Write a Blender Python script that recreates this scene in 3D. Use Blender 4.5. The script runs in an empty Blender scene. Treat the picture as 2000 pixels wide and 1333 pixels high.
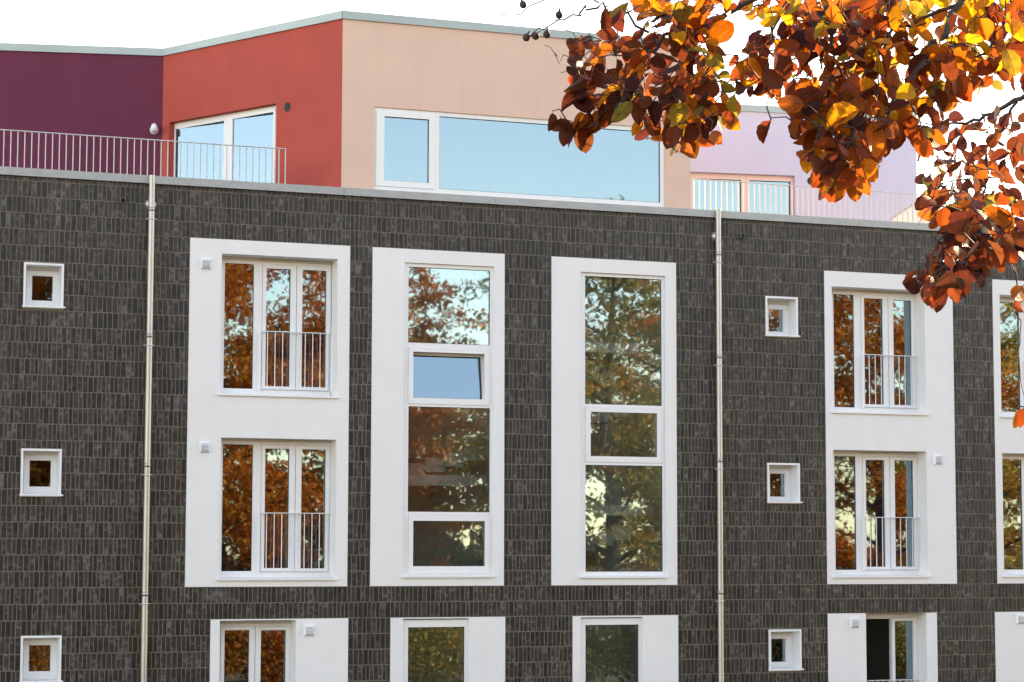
import bpy, math, random
import numpy as np
from mathutils import Vector, Matrix
rnd = random.Random(7)
S = bpy.context.scene
COL = S.collection

# ------------------------------------------------------------------ camera
F_PX, TH, PITCH, ROLL, DIST, CZ = 4400.0, math.radians(21.042), math.radians(5.222), math.radians(0.134), 37.2816, 4.2
CAM = np.array([-DIST*math.sin(TH), -DIST*math.cos(TH), CZ])
r0 = np.array([math.cos(TH), -math.sin(TH), 0.0])
f0 = np.array([math.sin(TH)*math.cos(PITCH), math.cos(TH)*math.cos(PITCH), math.sin(PITCH)])
u0 = np.cross(r0, f0)
RT = math.cos(ROLL)*r0 + math.sin(ROLL)*u0
UP = -math.sin(ROLL)*r0 + math.cos(ROLL)*u0
cam = bpy.data.cameras.new('camera'); cam.sensor_width = 36; cam.lens = F_PX/2000*36
cam.clip_start = 0.1; cam.clip_end = 3000
camo = bpy.data.objects.new('camera', cam); COL.objects.link(camo)
camo.matrix_world = Matrix(((RT[0], UP[0], -f0[0], CAM[0]), (RT[1], UP[1], -f0[1], CAM[1]), (RT[2], UP[2], -f0[2], CAM[2]), (0, 0, 0, 1)))
S.camera = camo

# ------------------------------------------------------------------ sky, sun, exposure
SUN_AZ, SUN_EL = math.radians(62), math.radians(27)      # azimuth from +Y (behind the house) towards +X
W = bpy.data.worlds.new('World'); S.world = W; W.use_nodes = True
nt = W.node_tree; bg = nt.nodes['Background']
sky = nt.nodes.new('ShaderNodeTexSky'); sky.sky_type = 'NISHITA'; sky.sun_disc = False
sky.sun_elevation = SUN_EL; sky.sun_rotation = SUN_AZ
sky.air_density = 1.0; sky.dust_density = 0.35; sky.ozone_density = 1.6; sky.altitude = 60
nt.links.new(sky.outputs[0], bg.inputs[0]); bg.inputs[1].default_value = 0.13
sd = bpy.data.lights.new('sun', 'SUN'); sd.energy = 3.2; sd.angle = math.radians(0.5); sd.color = (1, .88, .70)
so = bpy.data.objects.new('sun', sd); COL.objects.link(so)
sv = Vector((math.sin(SUN_AZ)*math.cos(SUN_EL), math.cos(SUN_AZ)*math.cos(SUN_EL), math.sin(SUN_EL)))
so.rotation_euler = sv.to_track_quat('Z', 'Y').to_euler()
S.view_settings.view_transform = 'Standard'; S.view_settings.look = 'None'
S.view_settings.exposure = 2.36; S.view_settings.use_white_balance = True; S.view_settings.white_balance_temperature = 9700; S.view_settings.white_balance_tint = 19; S.view_settings.gamma = 1.0; S.view_settings.use_curve_mapping = False

# ------------------------------------------------------------------ pixel -> ray -> position
def ray(x, y):
    X, Y = x-1000.0, -(y-666.5)
    d = RT*X + UP*Y + f0*F_PX
    return d
class Frame:
    """A vertical wall plane: local (u along, y into the wall, z up)."""
    def __init__(s, O, d):
        s.O = np.array([O[0], O[1]], float); d = np.array([d[0], d[1]], float); s.d = d/np.linalg.norm(d); s.n = np.array([-s.d[1], s.d[0]])
    def w(s, p):
        p = np.asarray(p, float).reshape(-1, 3)
        q = s.O[None] + p[:, :1]*s.d[None] + p[:, 1:2]*s.n[None]
        return np.c_[q, p[:, 2]]
    def hit(s, x, y, yp=0.0):
        d = ray(x, y); o = s.O + s.n*yp
        t = np.dot(o-CAM[:2], s.n)/np.dot(d[:2], s.n)
        P = CAM + d*t
        return float(np.dot(P[:2]-s.O, s.d)), float(P[2])
    def rect(s, xl, xr, yt, yb, yp=0.0):
        xm, ym = (xl+xr)/2, (yt+yb)/2
        return (s.hit(xl, ym, yp)[0], s.hit(xr, ym, yp)[0], s.hit(xm, yb, yp)[1], s.hit(xm, yt, yp)[1])
def at_z(x, y, z):
    d = ray(x, y); return CAM + d*((z-CAM[2])/d[2])
def at_depth(x, y, dep):
    d = ray(x, y); return CAM + d*(dep/F_PX)
FA = Frame((0, 0), (1, 0))
GLOB = Frame((0, 0), (1, 0))

# ------------------------------------------------------------------ mesh builder
class MB:
    def __init__(s, fr=GLOB): s.v = []; s.f = []; s.fr = fr; s.sm = []
    def add(s, vs, fs, smooth=False):
        b = len(s.v); s.v += [tuple(p) for p in vs]; s.f += [tuple(i+b for i in f) for f in fs]; s.sm += [smooth]*len(fs); return s
    def box(s, a, b, c, d, e, f, bev=0.0):
        if bev <= 0:
            vs = [(x, y, z) for x in (a, b) for y in (c, d) for z in (e, f)]
            return s.add(vs, [(0, 1, 3, 2), (4, 6, 7, 5), (0, 4, 5, 1), (2, 3, 7, 6), (0, 2, 6, 4), (1, 5, 7, 3)])
        k = bev   # bevel the front (low y) edges
        vs = [(a, d, e), (b, d, e), (b, d, f), (a, d, f), (a, c+k, e), (b, c+k, e), (b, c+k, f), (a, c+k, f), (a+k, c, e+k), (b-k, c, e+k), (b-k, c, f-k), (a+k, c, f-k)]
        fs = [(0, 3, 2, 1), (0, 1, 5, 4), (1, 2, 6, 5), (2, 3, 7, 6), (3, 0, 4, 7), (4, 5, 9, 8), (5, 6, 10, 9), (6, 7, 11, 10), (7, 4, 8, 11), (8, 9, 10, 11)]
        return s.add(vs, fs)
    def ring(s, o, i, y0, y1):
        """Rectangular frame: outer rect o, inner rect i, as (u0,u1,z0,z1)."""
        return s.grid(o, [i], y0, y1)
    def grid(s, rect, holes, y0, y1):
        us = sorted(set([rect[0], rect[1]] + [min(max(h[k], rect[0]), rect[1]) for h in holes for k in (0, 1)]))
        zs = sorted(set([rect[2], rect[3]] + [min(max(h[k], rect[2]), rect[3]) for h in holes for k in (2, 3)]))
        nu, nz = len(us)-1, len(zs)-1
        def solid(i, j):
            if i < 0 or j < 0 or i >= nu or j >= nz: return False
            cu, cz = (us[i]+us[i+1])/2, (zs[j]+zs[j+1])/2
            return not any(h[0] < cu < h[1] and h[2] < cz < h[3] for h in holes)
        for i in range(nu):
            for j in range(nz):
                if not solid(i, j): continue
                a, b, e, f = us[i], us[i+1], zs[j], zs[j+1]
                s.add([(a, y0, e), (b, y0, e), (b, y0, f), (a, y0, f)], [(0, 1, 2, 3)])
                s.add([(a, y1, e), (b, y1, e), (b, y1, f), (a, y1, f)], [(3, 2, 1, 0)])
                if not solid(i-1, j): s.add([(a, y0, e), (a, y1, e), (a, y1, f), (a, y0, f)], [(3, 2, 1, 0)])
                if not solid(i+1, j): s.add([(b, y0, e), (b, y1, e), (b, y1, f), (b, y0, f)], [(0, 1, 2, 3)])
                if not solid(i, j-1): s.add([(a, y0, e), (b, y0, e), (b, y1, e), (a, y1, e)], [(3, 2, 1, 0)])
                if not solid(i, j+1): s.add([(a, y0, f), (b, y0, f), (b, y1, f), (a, y1, f)], [(0, 1, 2, 3)])
        return s
    def tube(s, path, rad, n=8, cap=True):
        P = [np.array(p, float) for p in path]
        if not hasattr(rad, '__len__'): rad = [rad]*len(P)
        vs, fs = [], []
        for k, p in enumerate(P):
            t = P[min(k+1, len(P)-1)] - P[max(k-1, 0)]; t = t/(np.linalg.norm(t)+1e-9)
            a = np.array([0, 0, 1.0]) if abs(t[2]) < .9 else np.array([1.0, 0, 0])
            e1 = np.cross(t, a); e1 /= np.linalg.norm(e1); e2 = np.cross(t, e1)
            for i in range(n):
                an = 2*math.pi*i/n; vs.append(p + rad[k]*(math.cos(an)*e1+math.sin(an)*e2))
        for k in range(len(P)-1):
            for i in range(n):
                fs.append((k*n+i, k*n+(i+1) % n, (k+1)*n+(i+1) % n, (k+1)*n+i))
        s.add(vs, fs, True)
        if cap and n > 3:
            s.add([vs[i] for i in range(n)], [tuple(range(n))]); m = (len(P)-1)*n
            s.add([vs[m+i] for i in range(n)], [tuple(reversed(range(n)))])
        return s
    def lathe(s, c, ax, prof, n=16):
        """prof: (along axis, radius) pairs."""
        c = np.array(c, float); ax = np.array(ax, float); ax /= np.linalg.norm(ax)
        a = np.array([0, 0, 1.0]) if abs(ax[2]) < .9 else np.array([1.0, 0, 0])
        e1 = np.cross(ax, a); e1 /= np.linalg.norm(e1); e2 = np.cross(ax, e1)
        vs, fs = [], []
        for t, r in prof:
            for i in range(n):
                an = 2*math.pi*i/n; vs.append(c+ax*t+r*(math.cos(an)*e1+math.sin(an)*e2))
        for k in range(len(prof)-1):
            for i in range(n): fs.append((k*n+i, k*n+(i+1) % n, (k+1)*n+(i+1) % n, (k+1)*n+i))
        return s.add(vs, fs, True)
    def mesh(s, name, mat):
        me = bpy.data.meshes.new(name); me.from_pydata([tuple(p) for p in s.fr.w(s.v)], [], s.f)
        me.polygons.foreach_set('use_smooth', s.sm)
        if mat: me.materials.append(mat)
        me.update(); return me
    def build(s, name, mat, parent=None):
        return obj(name, s.mesh(name, mat), parent)
def obj(name, me, parent=None):
    o = bpy.data.objects.new(name, me); COL.objects.link(o)
    if parent is not None: o.parent = parent
    return o
def tag(o, label=None, cat=None, group=None, kind=None):
    if label: o['label'] = label
    if cat: o['category'] = cat
    if group: o['group'] = group
    if kind: o['kind'] = kind
    return o
def empty(name, loc=(0, 0, 0), parent=None):
    o = bpy.data.objects.new(name, None); o.empty_display_size = .2; COL.objects.link(o); o.location = loc
    if parent is not None: o.parent = parent
    return o

# ------------------------------------------------------------------ materials
def mat(name):
    m = bpy.data.materials.new(name); m.use_nodes = True
    return m, m.node_tree, m.node_tree.nodes['Principled BSDF']
def N(t, k, **kw):
    n = t.nodes.new(k)
    for a, b in kw.items(): setattr(n, a, b)
    return n
def noise(t, scale, detail=3, rough=.5, vec=None, stretch=None):
    n = N(t, 'ShaderNodeTexNoise'); n.inputs['Scale'].default_value = scale; n.inputs['Detail'].default_value = detail; n.inputs['Roughness'].default_value = rough
    g = N(t, 'ShaderNodeNewGeometry')
    if stretch:
        mp = N(t, 'ShaderNodeMapping'); mp.inputs['Scale'].default_value = stretch
        t.links.new(g.outputs['Position'], mp.inputs['Vector']); t.links.new(mp.outputs[0], n.inputs['Vector'])
    else: t.links.new(g.outputs['Position'], n.inputs['Vector'])
    return n
def ramp(t, src, stops):
    r = N(t, 'ShaderNodeValToRGB'); e = r.color_ramp.elements
    while len(e) < len(stops): e.new(.5)
    for k, (p, c) in enumerate(stops): e[k].position = p; e[k].color = (*c, 1) if len(c) == 3 else c
    t.links.new(src, r.inputs[0]); return r
def bump(t, p, src, strength, dist):
    b = N(t, 'ShaderNodeBump'); b.inputs['Strength'].default_value = strength; b.inputs['Distance'].default_value = dist
    t.links.new(src, b.inputs['Height']); t.links.new(b.outputs[0], p.inputs['Normal']); return b
def plain(name, col, rough=.5, metal=0, var=.06, scale=6, grain=None, spec=.5, stretch=None):
    m, t, p = mat(name)
    n = noise(t, scale, 4, .6, stretch=stretch)
    r = ramp(t, n.outputs[0], [(.3, tuple(c*(1-var) for c in col)), (.7, tuple(min(1, c*(1+var)) for c in col))])
    t.links.new(r.outputs[0], p.inputs['Base Color'])
    p.inputs['Roughness'].default_value = rough; p.inputs['Metallic'].default_value = metal; p.inputs['Specular IOR Level'].default_value = spec
    if grain:
        g = noise(t, grain[0], 3, .6); bump(t, p, g.outputs[0], grain[1], grain[2])
    return m
def render_wall(name, col, var, streak):
    m, t, p = mat(name)
    n = noise(t, 1.1, 4, .6); n2 = noise(t, 3.0, 5, .65, stretch=(1.6, 1.6, .22)); n3 = noise(t, 45, 3, .7)
    r = ramp(t, n.outputs[0], [(.3, tuple(c*(1-var) for c in col)), (.7, tuple(min(1, c*(1+var)) for c in col))])
    r2 = ramp(t, n2.outputs[0], [(.32, (1-streak, 1-streak, 1-streak*1.1)), (.52, (1, 1, 1))])
    r3 = ramp(t, n3.outputs[0], [(.3, (1-var, 1-var, 1-var)), (.7, (1+var, 1+var, 1+var))])
    a = r.outputs[0]
    for q in (r2, r3):
        mx = N(t, 'ShaderNodeMix', data_type='RGBA', blend_type='MULTIPLY'); mx.inputs['Factor'].default_value = 1
        t.links.new(a, mx.inputs['A']); t.links.new(q.outputs[0], mx.inputs['B']); a = mx.outputs['Result']
    t.links.new(a, p.inputs['Base Color']); p.inputs['Roughness'].default_value = .9; p.inputs['Specular IOR Level'].default_value = .3
    g = noise(t, 150, 3, .7); bump(t, p, g.outputs[0], .6, .004)
    return m
M = {}
M['plaster'] = render_wall('white_plaster', (.82, .81, .80), .022, .022)
M['frame'] = plain('white_window_plastic', (.82, .82, .82), .35, var=.015, scale=3)
M['white_metal'] = plain('white_powder_coat', (.80, .81, .82), .4, var=.02, scale=3)
M['shutter'] = plain('pale_shutter_slats', (.62, .60, .55), .6, var=.04, scale=8)  # beige holds the shading at the top of the openings
M['zinc'] = plain('zinc_sheet', (.36, .365, .355), .45, metal=.55, var=.10, scale=1.6, stretch=(3, 1, 6))
M['zinc_pale'] = plain('pale_zinc_sheet', (.37, .44, .43), .5, metal=.3, var=.07, scale=1.2, stretch=(1, 1, 4))
M['pipe'] = plain('galvanised_pipe', (.46, .44, .41), .42, metal=.75, var=.10, scale=5, stretch=(1, 1, .25))
M['rail'] = plain('galvanised_rail', (.62, .62, .60), .4, metal=.5, var=.06, scale=9)
M['dark_metal'] = plain('weathered_spout_metal', (.10, .10, .095), .6, metal=.3)
M['slot'] = plain('vent_slot_shade', (.42, .42, .41), .9)
M['black'] = plain('black_rubber_and_hole_dark', (.012, .012, .012), .6)  # rubber on the seals, painted darkness in vent holes and spouts
M['purple'] = render_wall('plum_plaster', (.16, .031, .062), .09, .06)
M['red'] = render_wall('brick_red_plaster', (.52, .085, .065), .06, .04)
M['peach'] = render_wall('peach_plaster', (.76, .515, .415), .03, .03)
M['lilac'] = render_wall('lilac_plaster', (.55, .53, .66), .025, .03)
M['room'] = plain('room_wall_paint', (.42, .42, .39), .9)
M['stair'] = plain('stairwell_paint', (.84, .87, .81), .9)
M['concrete'] = plain('stair_concrete', (.62, .64, .59), .85, var=.1)
M['roof'] = plain('roof_gravel', (.25, .24, .23), .95, var=.2, scale=30)

def glass(name, base, tint):
    m = bpy.data.materials.new(name); m.use_nodes = True; t = m.node_tree; t.nodes.clear()
    out = N(t, 'ShaderNodeOutputMaterial'); mix = N(t, 'ShaderNodeMixShader')
    tr = N(t, 'ShaderNodeBsdfTransparent'); tr.inputs[0].default_value = (*tint, 1)
    gl = N(t, 'ShaderNodeBsdfGlossy'); gl.inputs['Roughness'].default_value = 0.014; gl.inputs['Color'].default_value = (.60, .84, 1, 1)
    fr = N(t, 'ShaderNodeFresnel'); fr.inputs['IOR'].default_value = 1.5
    ad = N(t, 'ShaderNodeMath', operation='ADD', use_clamp=True); ad.inputs[1].default_value = base
    n1 = noise(t, 1.6, 2, .45); n2 = noise(t, 5.5, 1, .4)
    sm = N(t, 'ShaderNodeMath', operation='MULTIPLY_ADD'); sm.inputs[1].default_value = .22
    t.links.new(n2.outputs[0], sm.inputs[0]); t.links.new(n1.outputs[0], sm.inputs[2])
    b = N(t, 'ShaderNodeBump'); b.inputs['Strength'].default_value = 1; b.inputs['Distance'].default_value = .00055
    t.links.new(sm.outputs[0], b.inputs['Height']); t.links.new(b.outputs[0], gl.inputs['Normal'])
    t.links.new(fr.outputs[0], ad.inputs[0]); t.links.new(ad.outputs[0], mix.inputs[0])
    t.links.new(tr.outputs[0], mix.inputs[1]); t.links.new(gl.outputs[0], mix.inputs[2]); t.links.new(mix.outputs[0], out.inputs[0])
    return m
M['glass'] = glass('coated_window_glass', .25, (.55, .60, .56))
M['glass_stair'] = glass('stairwell_glass', .225, (.95, .97, .94))

def brick_mat():
    m, t, p = mat('dark_clinker_brick')
    a = N(t, 'ShaderNodeAttribute', attribute_name='tone')
    n = noise(t, 7, 2, .5, stretch=(1.5, 1, 1.7))
    vm = N(t, 'ShaderNodeVectorMath', operation='MULTIPLY_ADD'); vm.inputs[1].default_value = (900, 900, 900)   # each brick its own markings
    t.links.new(a.outputs['Color'], vm.inputs[0]); lk = n.inputs['Vector'].links[0]; src0 = lk.from_socket; t.links.new(src0, vm.inputs[2]); t.links.new(vm.outputs[0], n.inputs['Vector'])
    r = ramp(t, n.outputs[0], [(.40, (.72, .70, .69)), (.54, (1.0, .98, .97)), (.58, (1.3, 1.3, 1.3)), (.62, (2.7, 2.75, 2.85))])
    mx = N(t, 'ShaderNodeMix', data_type='RGBA', blend_type='MULTIPLY'); mx.inputs['Factor'].default_value = 1
    t.links.new(a.outputs['Color'], mx.inputs['A']); t.links.new(r.outputs[0], mx.inputs['B'])
    f = noise(t, 90, 3, .6); r2 = ramp(t, f.outputs[0], [(.25, (.75, .75, .75)), (.75, (1.25, 1.25, 1.25))])
    m2 = N(t, 'ShaderNodeMix', data_type='RGBA', blend_type='MULTIPLY'); m2.inputs['Factor'].default_value = 1
    t.links.new(mx.outputs['Result'], m2.inputs['A']); t.links.new(r2.outputs[0], m2.inputs['B'])
    base = m2.outputs['Result']
    for cx_, cz_, hw_, hh_, seed_ in ((FA.hit(418, 1164)[0], FA.hit(418, 1164)[1], .30, .12, 0), (FA.hit(1636, 1152)[0], FA.hit(1636, 1152)[1], .16, .09, 3)):
        ge = N(t, 'ShaderNodeNewGeometry'); mp = N(t, 'ShaderNodeMapping', vector_type='TEXTURE'); mp.inputs['Location'].default_value = (cx_, 0, cz_); mp.inputs['Scale'].default_value = (hw_, 1000, hh_)
        t.links.new(ge.outputs['Position'], mp.inputs['Vector']); ln_ = N(t, 'ShaderNodeVectorMath', operation='LENGTH'); t.links.new(mp.outputs[0], ln_.inputs[0])
        fa = ramp(t, ln_.outputs['Value'], [(.2, (1, 1, 1)), (.95, (0, 0, 0))]); sn_ = noise(t, 6, 4, .7, stretch=(4, 1, .9)); sr_ = ramp(t, sn_.outputs[0], [(.42, (0, 0, 0)), (.66, (.75, .75, .75))])
        mm = N(t, 'ShaderNodeMath', operation='MULTIPLY'); t.links.new(fa.outputs[0], mm.inputs[0]); t.links.new(sr_.outputs[0], mm.inputs[1])
        mz = N(t, 'ShaderNodeMix', data_type='RGBA'); mz.inputs['B'].default_value = (.26, .26, .27, 1); t.links.new(mm.outputs[0], mz.inputs['Factor']); t.links.new(base, mz.inputs['A']); base = mz.outputs['Result']
    t.links.new(base, p.inputs['Base Color'])
    p.inputs['Roughness'].default_value = .40; p.inputs['Specular IOR Level'].default_value = .42
    g = noise(t, 60, 4, .6); bump(t, p, g.outputs[0], .5, .004)
    return m
M['brick'] = brick_mat()
M['mortar'] = plain('sandy_mortar', (.16, .145, .112), .95, var=.2, scale=3, grain=(120, .5, .004))

# ------------------------------------------------------------------ ground
def smooth(a, b, v):
    t = min(max((v-a)/(b-a), 0), 1); return t*t*(3-2*t)
def ground_h(x, y):                                       # a bank where the photographer and the beech stand
    t = smooth(-20, -27, y)*smooth(-46, -41, y)*smooth(2, -4, x)
    return 2.5*t + .06*math.sin(x*.4)*math.sin(y*.33)
def make_ground():
    xs = [-600, -300, -150, -80] + [-50+4*i for i in range(36)] + [120, 200, 350, 700]
    ys = [-900, -500, -250, -140] + [-100+3*i for i in range(34)] + [10, 60, 200, 600, 1200]
    mb = MB(); vs = [(x, y, ground_h(x, y)) for y in ys for x in xs]; n = len(xs)
    mb.add(vs, [(j*n+i, j*n+i+1, (j+1)*n+i+1, (j+1)*n+i) for j in range(len(ys)-1) for i in range(n-1)], True)
    m, t, p = mat('leaf_strewn_lawn')
    a = noise(t, .35, 4, .6); b = noise(t, 14, 4, .7)
    r = ramp(t, a.outputs[0], [(.35, (.035, .045, .016)), (.6, (.06, .04, .02))]); r2 = ramp(t, b.outputs[0], [(.45, (.6, .6, .6)), (.62, (1.5, 1.1, .7))])
    mx = N(t, 'ShaderNodeMix', data_type='RGBA', blend_type='MULTIPLY'); mx.inputs['Factor'].default_value = 1
    t.links.new(r.outputs[0], mx.inputs['A']); t.links.new(r2.outputs[0], mx.inputs['B']); t.links.new(mx.outputs['Result'], p.inputs['Base Color'])
    p.inputs['Roughness'].default_value = .95
    bump(t, p, b.outputs[0], .8, .05)
    tag(mb.build('ground', m), kind='structure')
make_ground()

# ================================================================== the building
B = empty('apartment_building', (0, 0, 0))
tag(B, 'four storey apartment house of dark upright bricks with white window panels and coloured penthouse', 'building')
ZC = .25                                                  # brick course
Z0 = CZ + 4.8626                                          # course line at the top of the white panels
UL, UR = -15.0, 16.0
zc = lambda n: Z0 - ZC*n
RV = .32                                                  # depth of the French window reveals

# -- panels (outer rects) and openings, from the photograph
def U(x, y, yp=0.0): return FA.hit(x, y, yp)[0]
def Zp(x, y, yp=0.0): return FA.hit(x, y, yp)[1]
P = {}
P['p1'] = (U(366, 800), U(681.5, 800), zc(22), zc(0))
P['p2'] = (U(725, 800), U(985.3, 800), zc(22), zc(0))
P['p3'] = (U(1076.7, 800), U(1321.7, 800), zc(22), zc(0))
P['p4'] = (U(1612, 800), U(1864, 800), zc(22), zc(0))
p5l = U(1942, 800); P['p5'] = (p5l, p5l+(P['p4'][1]-P['p4'][0]), zc(22), zc(0))
GB = zc(36)
P['g1'] = (U(410, 1270), U(680, 1270), GB, zc(24))
P['g2'] = (U(762, 1270), U(987, 1270), GB, zc(24))
P['g3'] = (U(1118, 1270), U(1325, 1270), GB, zc(24))
P['g4'] = (U(1617, 1270), U(1831, 1270), GB, zc(24))
g5l = U(1944, 1270); P['g5'] = (g5l, g5l+2.3, GB, zc(24))

def rc(xl, xr, yt, yb, yp=0.0): return FA.rect(xl, xr, yt, yb, yp)
# French windows: opening rect on the wall face; panes on the recessed frame face
YG = RV+.03
FW = []
FW.append(dict(panel='p1', op=rc(431.5, 658.5, 501, 773), fix=rc(437, 494, 515.5, 759.5, YG), l=rc(518, 565.5, 526, 755.5, YG), r=rc(588.5, 635.5, 529, 757, YG), right=rc(500, 646.5, 500, 700, RV)[1], rail=(511, 648.4, 647, 651, 757), sill=(427, 661, 770, 777), tag='upper window of the leftmost white panel'))
FW.append(dict(panel='p1', op=rc(430, 656, 857, 1131), fix=rc(433, 492, 868.5, 1116, YG), l=rc(515.6, 563, 877, 1110, YG), r=rc(586.7, 634, 878.5, 1110.5, YG), right=rc(500, 645, 800, 1000, RV)[1], rail=(509, 647, 1001.5, 1002.5, 1111), sill=(425, 659.5, 1129, 1134.5), tag='lower window of the leftmost white panel'))
FW.append(dict(panel='p4', op=rc(1625.5, 1807, 564, 807), fix=rc(1627, 1667, 576, 796, YG), l=rc(1686.3, 1723, 584, 790.5, YG), r=rc(1743, 1779, 587.5, 792, YG), right=rc(1700, 1788.6, 600, 700, RV)[1], rail=(1688, 1796.7, 692, 696.4, 792), sill=(1627, 1813, 804, 809.5), tag='upper window of the white panel beside the right small windows'))
FW.append(dict(panel='p4', op=rc(1628.5, 1811, 880.5, 1126), fix=rc(1629.5, 1670.5, 891.5, 1113.5, YG), l=rc(1689.5, 1726.5, 899, 1107.5, YG), r=rc(1746, 1782.7, 900, 1107, YG), right=rc(1700, 1792.5, 900, 1000, RV)[1], rail=(1690, 1800, 1010.3, 1010.6, 1108), sill=(1628.5, 1815, 1124.5, 1129.5), tag='lower window of the white panel beside the right small windows'))
for k in (2, 3):                                          # the panel at the right edge repeats it
    q = FW[k]; du = P['p5'][0]-P['p4'][0]; sh = lambda r: (r[0]+du, r[1]+du, r[2], r[3])
    FW.append(dict(panel='p5', op=sh(q['op']), fix=sh(q['fix']), l=sh(q['l']), r=sh(q['r']), right=q['right']+du, rail=None, railof=k, du=du, sill=None, tag='%s window of the white panel cut by the right edge' % ('upper', 'lower')[k-2]))
# stairwell windows, set almost flush
SR = .045; SG = SR+.03
SW = [dict(panel='p2', op=rc(788.3, 965, 517, 1125), out=rc(788.5, 965, 517, 1124), parts=[('pane', rc(796.5, 955.8, 525.5, 672.5, SG)), ('tilt', rc(797, 956, 682, 791, SR), rc(805.5, 945, 690, 779, SG)), ('pane', rc(796, 955.5, 796, 1000.5, SG)), ('sash', rc(797, 957.5, 1005, 1121, SR), rc(805.3, 945.8, 1018, 1106.3, SG))], sill=(785, 968, 1125, 1131)),
      dict(panel='p3', op=rc(1134.2, 1300.5, 535.5, 1126), out=rc(1134.5, 1300, 536, 1125), parts=[('pane', rc(1141.4, 1291, 543, 791.5, SG)), ('sash', rc(1143, 1293, 796.5, 904, SR), rc(1151.8, 1282, 806.5, 892.5, SG)), ('pane', rc(1142.2, 1293, 909.5, 1117, SG))], sill=(1133, 1305, 1125.5, 1132)),
      dict(panel='g2', op=rc(786.5, 915.5, 1208.6, 1480), out=rc(786.8, 915.2, 1211, 1480), parts=[('pane', rc(795.3, 905.7, 1225, 1460, SG))], sill=None),
      dict(panel='g3', op=rc(1134.4, 1256.3, 1206, 1480), out=rc(1134.8, 1256, 1208, 1480), parts=[('pane', rc(1142.2, 1246.2, 1220.5, 1460, SG))], sill=None)]
# ground floor doors
GW = [dict(panel='g1', op=rc(427.5, 577, 1212, 1483), l=rc(436, 484.5, 1231, 1465, YG), r=rc(507, 556, 1231, 1465, YG), right=rc(500, 562, 1212, 1400, RV)[1]),
      dict(panel='g4', op=rc(1692.5, 1811, 1196.5, 1450), l=rc(1693, 1733, 1209, 1440, YG), r=rc(1746.6, 1783.3, 1213, 1440, YG), right=rc(1740, 1793, 1200, 1400, RV)[1])]
# small windows in white metal casings
CW = [dict(o=rc(45.7, 124, 514.5, 603, 0), g=rc(62, 102.6, 540, 588, .30), tag='small square window, top one left of the left downpipe'),
      dict(o=rc(40.3, 119.5, 877, 970.5, 0), g=rc(57, 99, 900, 951, .30), tag='small square window, second from the top left of the left downpipe'),
      dict(o=rc(39.7, 119.3, 1242, 1335, 0), g=rc(56, 98, 1260.5, 1311.5, .30), tag='small square window, lowest left of the left downpipe'),
      dict(o=rc(1494.7, 1557.6, 580, 659, 0), g=rc(1499.8, 1528, 605, 648.3, .30), tag='small square window, top one right of the right downpipe'),
      dict(o=rc(1498.2, 1561.6, 905, 984, 0), g=rc(1502.4, 1531.5, 925.5, 970.5, .30), tag='small square window, second from the top right of the right downpipe'),
      dict(o=rc(1501.2, 1564.6, 1230, 1311, 0), g=rc(1505, 1533, 1248, 1293, .30), tag='small square window, lowest right of the right downpipe')]

ZTOP = Zp(0, 338.6)                                       # mid coping at the left end
zcop_b = (Zp(80, 350)+Zp(720, 382.5)+Zp(1360, 423.5))/3 
zcop_t = (Zp(80, 334.5)+Zp(720, 367.5)+Zp(1360, 410))/3
WALL_T = zcop_b+.03
# -- masonry backing with holes (mortar shows in the joints)
holes = [P[k] for k in P] + [c['o'] for c in CW]
JD = .0045
wall = MB().grid((UL, UR, -.3, WALL_T), holes, JD, .40).build('brick_wall', M['mortar'], B)

# -- bricks: upright, two widths, straight joints over the panel edges
def rows():
    out = []
    n = -4
    while True:
        zt, zb = zc(n), zc(n+1)
        if zt < .06: break
        out.append((n, zb, min(zt, WALL_T-.02))); n += 1
    return out
TH_W, WD_W, J = .050, .069, .0145
br = random.Random(11)
bricks = []                                              # (u0,u1,z0,z1)
UVIS = (UL+.01, UR-.01)
def fill(u0, u1, z0, z1):
    w = u1-u0; seq = []; s = 0
    while True:
        k = br.choices((TH_W, WD_W), (.5, .5))[0]*(1+br.uniform(-.03, .03))
        if s+k+J > w+.02: break
        seq.append(k+J); s += k+J
    if not seq: seq = [w]; s = w
    f = w/s; u = u0
    for k in seq:
        bricks.append((u+J/2, u+k*f-J/2, z0+J/2, z1-J/2)); u += k*f
def sub_z(z0, z1, hs):
    segs = [(z0, z1)]
    for h in hs:
        new = []
        for a, b in segs:
            if h[3] <= a or h[2] >= b: new.append((a, b)); continue
            if h[2]-a > .03: new.append((a, h[2]))
            if b-h[3] > .03: new.append((h[3], b))
        segs = new
    return segs
upbr = sorted([P[k][i] for k in ('p1', 'p2', 'p3', 'p4', 'p5') for i in (0, 1)])
lobr = sorted([P[k][i] for k in ('g1', 'g2', 'g3', 'g4', 'g5') for i in (0, 1)])
for n, zb, zt in rows():
    brk = [UVIS[0]] + [b for b in (upbr if n < 23 else lobr) if UVIS[0] < b < UVIS[1]] + [UVIS[1]]
    zm = (zb+zt)/2
    for a, b in zip(brk[:-1], brk[1:]):
        um = (a+b)/2
        if any(p[0] < um < p[1] and p[2] < zm < p[3] for p in P.values()): continue
        cs = sorted([c['o'] for c in CW if c['o'][0] > a and c['o'][1] < b and c['o'][2] < zt and c['o'][3] > zb])
        if not cs: fill(a, b, zb, zt); continue
        c = cs[0]
        fill(a, c[0], zb, zt); fill(c[1], b, zb, zt)
        for (s0, s1) in sub_z(zb, zt, [c]): fill(c[0], c[1], s0, s1)
TONES = []
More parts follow.
